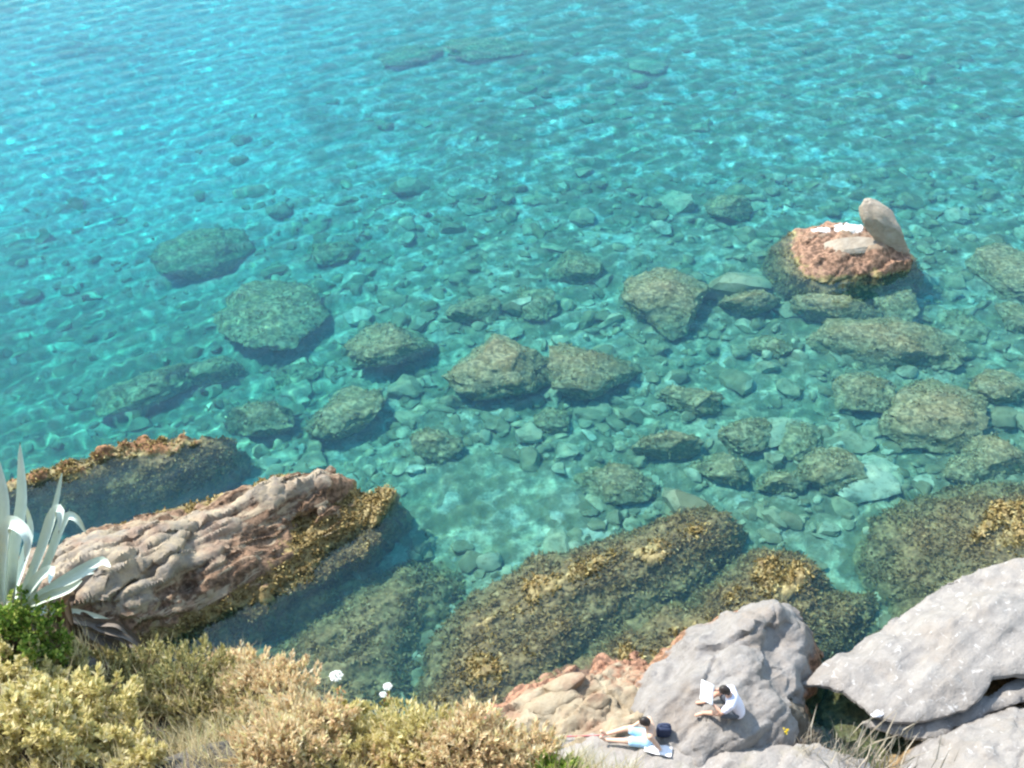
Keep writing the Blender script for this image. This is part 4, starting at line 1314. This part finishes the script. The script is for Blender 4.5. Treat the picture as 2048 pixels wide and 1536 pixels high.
def skin_mesh(verts, edges, radii, root=0, subs=2, voxel=0.008, extra=None):
    """tapered limbs along a joint graph, fused with extra shapes into one continuous surface; returns verts, faces.
    A radius pair is (sideways, front to back)."""
    global _SPH
    if _SPH is None:
        bm = bmesh.new(); bmesh.ops.create_icosphere(bm, subdivisions=3, radius=1)
        _SPH = (np.array([p.co[:] for p in bm.verts]), [[q.index for q in p.verts] for p in bm.faces]); bm.free()
    V, F = [], []
    def r3(r): return np.array((r[1], r[0], (r[0] + r[1]) / 2) if isinstance(r, tuple) else (r, r, r), float)
    for a, b in edges:
        pa, pb, ra, rb = np.array(verts[a], float), np.array(verts[b], float), r3(radii[a]), r3(radii[b])
        n = max(2, int(np.linalg.norm(pb - pa) / (0.22 * min(ra.min(), rb.min()))) + 1)
        for t_ in np.linspace(0, 1, n):
            m = len(V)
            V += [tuple(q) for q in _SPH[0] * (ra + (rb - ra) * t_) + pa + (pb - pa) * t_]
            F += [[k + m for k in f] for f in _SPH[1]]
    for ev_, ef_ in (extra or []):
        n = len(V)
        V += [tuple(v) for v in ev_]; F += [[i + n for i in f] for f in ef_]
    if voxel:
        me = bpy.data.meshes.new('tmp2'); me.from_pydata(V, [], F)
        o = bpy.data.objects.new('tmp2', me); COL.objects.link(o)
        rm = o.modifiers.new('r', 'REMESH'); rm.mode = 'VOXEL'; rm.voxel_size = voxel
        sm = o.modifiers.new('s', 'SMOOTH'); sm.iterations = 5; sm.factor = 0.5
        dg = bpy.context.evaluated_depsgraph_get()
        ev = o.evaluated_get(dg).to_mesh()
        V = [tuple(v.co) for v in ev.vertices]; F = [list(p.vertices) for p in ev.polygons]
        o.evaluated_get(dg).to_mesh_clear()
        bpy.data.objects.remove(o); bpy.data.meshes.remove(me)
    return V, F


def head_shape(center, fwd, up, r=0.105):
    """skull with jaw, nose and ears; fwd is where the face looks"""
    f = unit(np.array(fwd, float)); u = np.array(up, float); u = unit(u - f * (u @ f)); s = np.cross(f, u)
    bm = bmesh.new(); bmesh.ops.create_icosphere(bm, subdivisions=4, radius=1)
    v = np.array([p.co[:] for p in bm.verts]); fa = [[q.index for q in p.verts] for p in bm.faces]; bm.free()
    x, y, z = v[:, 0], v[:, 1], v[:, 2]                      # x side, y front, z up
    sx = 0.76 - 0.16 * np.clip(-z, 0, 1)
    yy = y * (0.92 + 0.04 * z) + 0.05 * np.clip(-z, 0, 1) * (y > 0)
    nose = 0.22 * np.exp(-((x / 0.16) ** 2 + ((z + 0.12) / 0.2) ** 2)) * (y > 0)
    sock = -0.08 * np.exp(-(((np.abs(x) - 0.33) / 0.16) ** 2 + ((z - 0.03) / 0.12) ** 2)) * (y > 0)
    ear = 0.16 * np.exp(-(((y + 0.05) / 0.12) ** 2 + ((z + 0.05) / 0.2) ** 2)) * (np.abs(x) > 0.75) * np.sign(x)
    L = np.stack([x * sx + ear * 0.8, yy + nose + sock, z * 1.16], 1) * r
    P = np.array(center) + L[:, :1] * s + L[:, 1:2] * f + L[:, 2:3] * u
    return P, fa, (s, f, u)


def hair_cap(center, frame, r=0.105, long_=0.0):
    s, f, u = frame
    bm = bmesh.new(); bmesh.ops.create_icosphere(bm, subdivisions=4, radius=1)
    v = np.array([p.co[:] for p in bm.verts]); fa = np.array([[q.index for q in p.verts] for p in bm.faces]); bm.free()
    keep = (v[:, 2] > -0.15 + 0.75 * np.clip(v[:, 1], 0, 1)) | ((v[:, 1] < -0.15) & (v[:, 2] > -0.75 - long_))
    fa = fa[keep[fa].all(1)]
    k = 1.10 + 0.05 * fbm(v * 5, 3, 4)
    L = v * k[:, None] * np.array([0.80, 0.96, 1.19]) * r
    P = np.array(center) + L[:, :1] * s + L[:, 1:2] * f + L[:, 2:3] * u
    us = np.unique(fa); rm = np.full(len(v), -1); rm[us] = np.arange(len(us))
    return P[us], rm[fa]


def hand(graph, wrist, dirv, palm_n, curl=0.5, side=1):
    """adds a palm and five fingers to the joint graph; dirv points from wrist to knuckles"""
    V, E, Rr = graph
    d = unit(np.array(dirv, float)); n = np.array(palm_n, float); n = unit(n - d * (n @ d)); c = np.cross(d, n) * side
    w0 = wrist
    p = np.array(V[w0])
    V.append(p + d * 0.055); Rr.append((0.030, 0.016)); E.append((w0, len(V) - 1)); pm = len(V) - 1
    for k, (off, ln) in enumerate(((0.030, 0.068), (0.010, 0.078), (-0.010, 0.072), (-0.030, 0.056))):
        a = p + d * 0.09 + c * off
        V.append(a); Rr.append(0.0095); E.append((pm, len(V) - 1))
        b = a + (d * math.cos(curl) + n * math.sin(curl)) * ln * 0.55
        V.append(b); Rr.append(0.0088); E.append((len(V) - 2, len(V) - 1))
        b = b + (d * math.cos(curl * 2.2) + n * math.sin(curl * 2.2)) * ln * 0.45
        V.append(b); Rr.append(0.0075); E.append((len(V) - 2, len(V) - 1))
    a = p + d * 0.035 + c * 0.036 + n * 0.008                # thumb leaves the side of the palm
    V.append(a); Rr.append(0.011); E.append((pm, len(V) - 1))
    a = a + unit(d * 0.7 + c * 0.5 + n * 0.5) * 0.036
    V.append(a); Rr.append(0.010); E.append((len(V) - 2, len(V) - 1))
    a = a + unit(d * 0.8 + n * 0.6) * 0.028
    V.append(a); Rr.append(0.0085); E.append((len(V) - 2, len(V) - 1))


def person(pos, yaw, J, label, skin, look, wear, seat, seat_feet_up=False):
    """J: joint places in the person's own frame (x forward, y left, z up), metres"""
    root = empty('person', pos, yaw)
    tag(root, label, 'person')
    J = dict(J)
    def rel(x, y):
        c, s_ = math.cos(yaw), math.sin(yaw)
        g = drop(pos[0] + x * c - y * s_, pos[1] + x * s_ + y * c, seat)
        return (g.z - pos[2]) if g is not None else -0.2
    for k, lift in (('an_l', 0.05), ('an_r', 0.05), ('toe_l', 0.035), ('toe_r', 0.035), ('kn_l', 0.09), ('kn_r', 0.09), ('wr_l', 0.04), ('wr_r', 0.04)):
        x, y, z = J[k]
        g_ = rel(x, y) + lift
        J[k] = (x, y, max(z, g_) if k[:2] in ('kn', 'wr') or seat_feet_up else max(g_, z - 0.16))
    names = ['pelvis', 'spine', 'chest', 'neck', 'skull', 'sh_l', 'el_l', 'wr_l', 'sh_r', 'el_r', 'wr_r', 'hip_l', 'kn_l', 'an_l', 'toe_l', 'hip_r', 'kn_r', 'an_r', 'toe_r']
    rad = dict(pelvis=(0.135, 0.11), spine=(0.125, 0.10), chest=(0.145, 0.105), neck=0.055, skull=0.06, sh=0.058, el=0.040, wr=0.027, hip=0.088, kn=0.058, an=0.036, toe=0.034)
    V, Rr, ix = [], [], {}
    for n in names:
        ix[n] = len(V); V.append(np.array(J[n], float)); Rr.append(rad[n.split('_')[0]])
    E = [(ix[a], ix[b]) for a, b in [('pelvis', 'spine'), ('spine', 'chest'), ('chest', 'neck'), ('neck', 'skull'), ('chest', 'sh_l'), ('sh_l', 'el_l'), ('el_l', 'wr_l'), ('chest', 'sh_r'), ('sh_r', 'el_r'), ('el_r', 'wr_r'),
                                     ('pelvis', 'hip_l'), ('hip_l', 'kn_l'), ('kn_l', 'an_l'), ('an_l', 'toe_l'), ('pelvis', 'hip_r'), ('hip_r', 'kn_r'), ('kn_r', 'an_r'), ('an_r', 'toe_r')]]
    for sd, k in (('l', 1), ('r', -1)):
        hand((V, E, Rr), ix['wr_' + sd], J['hand_' + sd], J['palm_' + sd], J.get('curl', 0.5), k)
    hc = np.array(J['head'])
    hv, hf, fr = head_shape(hc, look, (0.0, 0.0, 1.0))
    bv, bf = skin_mesh(V, E, Rr, 0, 2, 0.0075, [(hv, hf)])
    new_mesh('body', np.array(bv), bf, skin, root)
    pv, pf = hair_cap(hc, fr)
    new_mesh('hair', pv, pf, M_HAIR, root)
    s, f, u = fr
    for sg in (-1, 1):
        ev, ef = stone_verts(2, 4, 0, 0.0)
        new_mesh('eye', ev * 0.011 + hc + s * sg * 0.030 + f * 0.090 + u * 0.004, ef, M_EYE, root)
    ev, ef = stone_verts(2, 4, 0, 0.0)
    new_mesh('mouth', ev * np.array([0.02, 0.02, 0.006]) + hc + f * 0.088 - u * 0.062, ef, M_LIP, root)
    # clothes: the same joints, a little fuller, ending at cuffs and hems
    def lerp(a, b, t): return np.array(J[a]) * (1 - t) + np.array(J[b]) * t
    if 'shirt' in wear:
        g = 0.018
        cv = [lerp('pelvis', 'spine', -0.15), J['spine'], J['chest'], lerp('chest', 'neck', 0.45), J['sh_l'], lerp('sh_l', 'el_l', 0.62), J['sh_r'], lerp('sh_r', 'el_r', 0.62)]
        ce = [(0, 1), (1, 2), (2, 3), (2, 4), (4, 5), (2, 6), (6, 7)]
        cr = [(0.150 + g, 0.125 + g), (0.135 + g, 0.112 + g), (0.150 + g, 0.112 + g), 0.075, 0.068 + g, 0.060 + g * 0.8, 0.068 + g, 0.060 + g * 0.8]
        v, f_ = skin_mesh(cv, ce, cr, 0, 2, 0.012)
        v = np.array(v); v = v + 0.006 * fbm(v * 14, 3, 8)[:, None]
        new_mesh('shirt', v, f_, wear['shirt'], root)
    if 'shorts' in wear:
        g = 0.016
        cv = [lerp('pelvis', 'spine', 0.30), J['pelvis'], J['hip_l'], lerp('hip_l', 'kn_l', 0.68), J['hip_r'], lerp('hip_r', 'kn_r', 0.68)]
        ce = [(0, 1), (1, 2), (2, 3), (1, 4), (4, 5)]
        cr = [(0.135 + g, 0.108 + g), (0.14 + g, 0.115 + g), 0.092 + g, 0.078 + g, 0.092 + g, 0.078 + g]
        v, f_ = skin_mesh(cv, ce, cr, 1, 2, 0.011)
        new_mesh('shorts', np.array(v), f_, wear['shorts'], root)
    return root


# the reader on the domed rock, knees drawn up, papers held out in front
p = hit(1474, 1426, [DOME]) or Vector(W(1466, 1416, 1.6))
READ_YAW = R(168)
J = dict(pelvis=(0, 0, 0.12), spine=(0.06, 0, 0.32), chest=(0.17, 0, 0.50), neck=(0.27, 0, 0.63), skull=(0.33, 0, 0.69), head=(0.35, 0, 0.735),
         sh_l=(0.20, 0.19, 0.53), el_l=(0.34, 0.27, 0.34), wr_l=(0.54, 0.16, 0.42), sh_r=(0.20, -0.19, 0.53), el_r=(0.34, -0.27, 0.34), wr_r=(0.54, -0.16, 0.42),
         hip_l=(0.06, 0.10, 0.11), kn_l=(0.42, 0.25, 0.27), an_l=(0.66, 0.13, 0.06), toe_l=(0.80, 0.15, 0.035), hip_r=(0.06, -0.10, 0.11), kn_r=(0.42, -0.24, 0.25), an_r=(0.66, -0.12, 0.05), toe_r=(0.80, -0.14, 0.03),
         hand_l=(1, -0.25, 0.35), palm_l=(0, -1, 0.1), hand_r=(1, 0.25, 0.35), palm_r=(0, 1, 0.1), curl=0.45)
reader = person(p, READ_YAW, J, 'person in a pale lilac shirt sitting on the domed rock, reading papers', M_SKIN_A, (0.75, 0, -0.66), dict(shirt=M_SHIRT, shorts=M_SHORTS), [DOME])
# the papers: an open sheet bent at its middle, resting between the fingers
def sheet():
    V, F = [], []
    nx, ny = 9, 6
    for th in (0.0, -0.004):
        for i in range(nx):
            for j in range(ny):
                y = (i / (nx - 1) - 0.5) * 0.46; t_ = j / (ny - 1)
                V.append((0.54 + t_ * 0.27, y, 0.45 + t_ * 0.13 + 0.04 * abs(y) / 0.21 + th))
    def id_(k, i, j): return k * nx * ny + i * ny + j
    for k in (0, 1):
        for i in range(nx - 1):
            for j in range(ny - 1):
                q = [id_(k, i, j), id_(k, i + 1, j), id_(k, i + 1, j + 1), id_(k, i, j + 1)]
                F.append(q if k else q[::-1])
    ring = [(i, 0) for i in range(nx)] + [(nx - 1, j) for j in range(1, ny)] + [(i, ny - 1) for i in range(nx - 2, -1, -1)] + [(0, j) for j in range(ny - 2, 0, -1)]
    for a, b in zip(ring, ring[1:] + ring[:1]): F.append([id_(0, *a), id_(0, *b), id_(1, *b), id_(1, *a)])
    return V, F
v, f = sheet()
o = new_mesh('newspaper', v, f, M_PAPER)
o.location = p; o.rotation_euler = (0, 0, READ_YAW)
tag(o, 'open white paper in the hands of the sitting reader', 'paper')

# the bather on the terrace, legs stretched out to the left
p2 = hit(1296, 1482, [TERR, DOME]) or Vector(W(1296, 1482, 1.3))
J2 = dict(pelvis=(0, 0, 0.11), spine=(-0.03, 0.0, 0.31), chest=(0.00, 0, 0.50), neck=(0.07, 0, 0.63), skull=(0.11, 0, 0.69), head=(0.13, 0, 0.745),
          sh_l=(0.01, 0.19, 0.53), el_l=(-0.16, 0.27, 0.32), wr_l=(-0.24, 0.25, 0.09), sh_r=(0.02, -0.19, 0.53), el_r=(0.14, -0.27, 0.30), wr_r=(0.32, -0.17, 0.25),
          hip_l=(0.07, 0.10, 0.10), kn_l=(0.48, 0.11, 0.15), an_l=(0.88, 0.07, 0.07), toe_l=(0.97, 0.07, 0.17), hip_r=(0.07, -0.10, 0.10), kn_r=(0.47, -0.13, 0.20), an_r=(0.86, -0.05, 0.07), toe_r=(0.96, -0.06, 0.16),
          hand_l=(-0.7, 0.1, -0.45), palm_l=(0, 0, -1), hand_r=(1, 0.1, -0.2), palm_r=(0, 0.3, -1), curl=0.25)
bather = person(p2, R(176), J2, 'bare chested person in light blue trunks sitting on the terrace, legs outstretched', M_SKIN_B, (0.85, 0.1, -0.5), dict(shorts=M_TRUNKS), [TERR, DOME, LEDGE], True)

# bag, towel and odds and ends
def blob(name, q, size, mat, seed, rot=0.0, cuts=6, rough=0.06, parent=None, sub=4):
    v, f = stone_verts(sub, seed, cuts, rough)
    v = v * np.array(size) / 2
    c, s_ = math.cos(rot), math.sin(rot)
    v = np.stack([v[:, 0] * c - v[:, 1] * s_, v[:, 0] * s_ + v[:, 1] * c, v[:, 2]], 1)
    return new_mesh(name, v + np.array(q), f, mat, parent, sharp=60)


q = hit(1326, 1468, [TERR, DOME]) or Vector(W(1326, 1468, 1.3))
bag = empty('bag', q); tag(bag, 'dark navy bag standing behind the bather', 'bag')
v, f = stone_verts(4, 8, 0, 0.05)
v = np.sign(v) * np.abs(v) ** 0.5 * np.array([0.15, 0.10, 0.17]) + np.array([0, 0, 0.15])
new_mesh('pouch', v, f, M_NAVY, bag)
aa = np.linspace(0, math.pi, 12)
pts = np.stack([0.10 * np.cos(aa), np.full(12, 0.0), 0.29 + 0.10 * np.sin(aa)], 1)
v, f = rods(pts[:-1], pts[1:], 0.009, 0.009, 6)
new_mesh('strap', v, f, M_NAVY, bag)

def cloth(name, px, py, w, h, mat, label, cat, names, rot=0.2, amp=0.03, lift=0.03):
    c = hit(px, py, names) or Vector(W(px, py, 1.3))
    n = 22
    U, Vv = np.meshgrid(np.linspace(-0.5, 0.5, n), np.linspace(-0.5, 0.5, n))
    x = U * w * math.cos(rot) - Vv * h * math.sin(rot); y = U * w * math.sin(rot) + Vv * h * math.cos(rot)
    z = []
    for a, b in zip(x.ravel(), y.ravel()):
        g = drop(c.x + a, c.y + b, names)
        z.append((g.z if g is not None and g.z > c.z - 0.25 else c.z - 0.02) - c.z)
    z = np.array(z) + lift + amp * (0.5 + 0.5 * fbm(np.stack([x.ravel(), y.ravel(), 0 * x.ravel()], 1) * 9, 3, 6))
    top = np.stack([x.ravel(), y.ravel(), z], 1)
    bot = top - np.array([0, 0, 0.012])
    i = (np.arange(n - 1)[:, None] * n + np.arange(n - 1)[None]).ravel()
    F = np.stack([i, i + 1, i + 1 + n, i + n], 1)
    ring = list(range(n)) + [k * n + n - 1 for k in range(1, n)] + list(range(n * n - 2, n * n - n - 1, -1)) + [k * n for k in range(n - 2, 0, -1)]
    sd = np.array([[b, a, a + n * n, b + n * n] for a, b in zip(ring, ring[1:] + ring[:1])])
    o = new_mesh(name, np.concatenate([top, bot]), np.concatenate([F, F[:, ::-1] + n * n, sd]), mat)
    o.location = c
    return tag(o, label, cat)


cloth('towel', 1316, 1502, 0.55, 0.26, M_TOWEL, 'white towel spread on the terrace in front of the bather', 'towel', [TERR], -0.25, 0.07)
tag(blob('cloth', (hit(1754, 1430, [SLAB]) or Vector(W(1754, 1430, 1.2))) + Vector((0, 0, 0.04)), (0.30, 0.17, 0.13), M_TOWEL, 31, 0.3, 8, 0.3), 'small crumpled white cloth on the lip of the huge pale slab', 'cloth')

# pole lying along the terrace edge
a, b_ = hit(1120, 1476) or Vector(W(1120, 1476, 1.2)), hit(1215, 1473, [TERR, LEDGE]) or Vector(W(1215, 1473, 1.2))
v, f = rods(np.array([a + Vector((0, 0, 0.05))]), np.array([b_ + Vector((0, 0, 0.06))]), 0.016, 0.012, 8)
tag(new_mesh('pole', v, f, plain('red_pole', (0.42, 0.12, 0.12), 0.5)), 'thin reddish pole lying on the ledge past the bather\'s feet', 'pole')

# small yellow flower beside the layered rock
q = hit(1570, 1470, [TERR, DOME]) or Vector(W(1570, 1470, 1.3))
fl = empty('yellow_flower', q); tag(fl, 'small bright yellow flower below the layered rock', 'flower')
n = 10
bp = RNG.normal(0, 0.03, (n, 3)) * np.array([1, 1, 0.2]) + np.array([0, 0, 0.14])
v, f = tufts(bp, np.tile(np.array([[0, -0.2, 1.0]]), (n, 1)), 9, 0.005, 0.03, 0.02, 1.6)
new_mesh('petals', v, f, plain('yellow_petals', (0.80, 0.62, 0.04), 0.7), fl, smooth=False)
v, f = rods(np.zeros((n, 3)), bp, 0.004, 0.003)
new_mesh('stalk', v, f, M_STALK, fl)

for o in list(SC.objects):
    if '_px' in o: del o['_px']
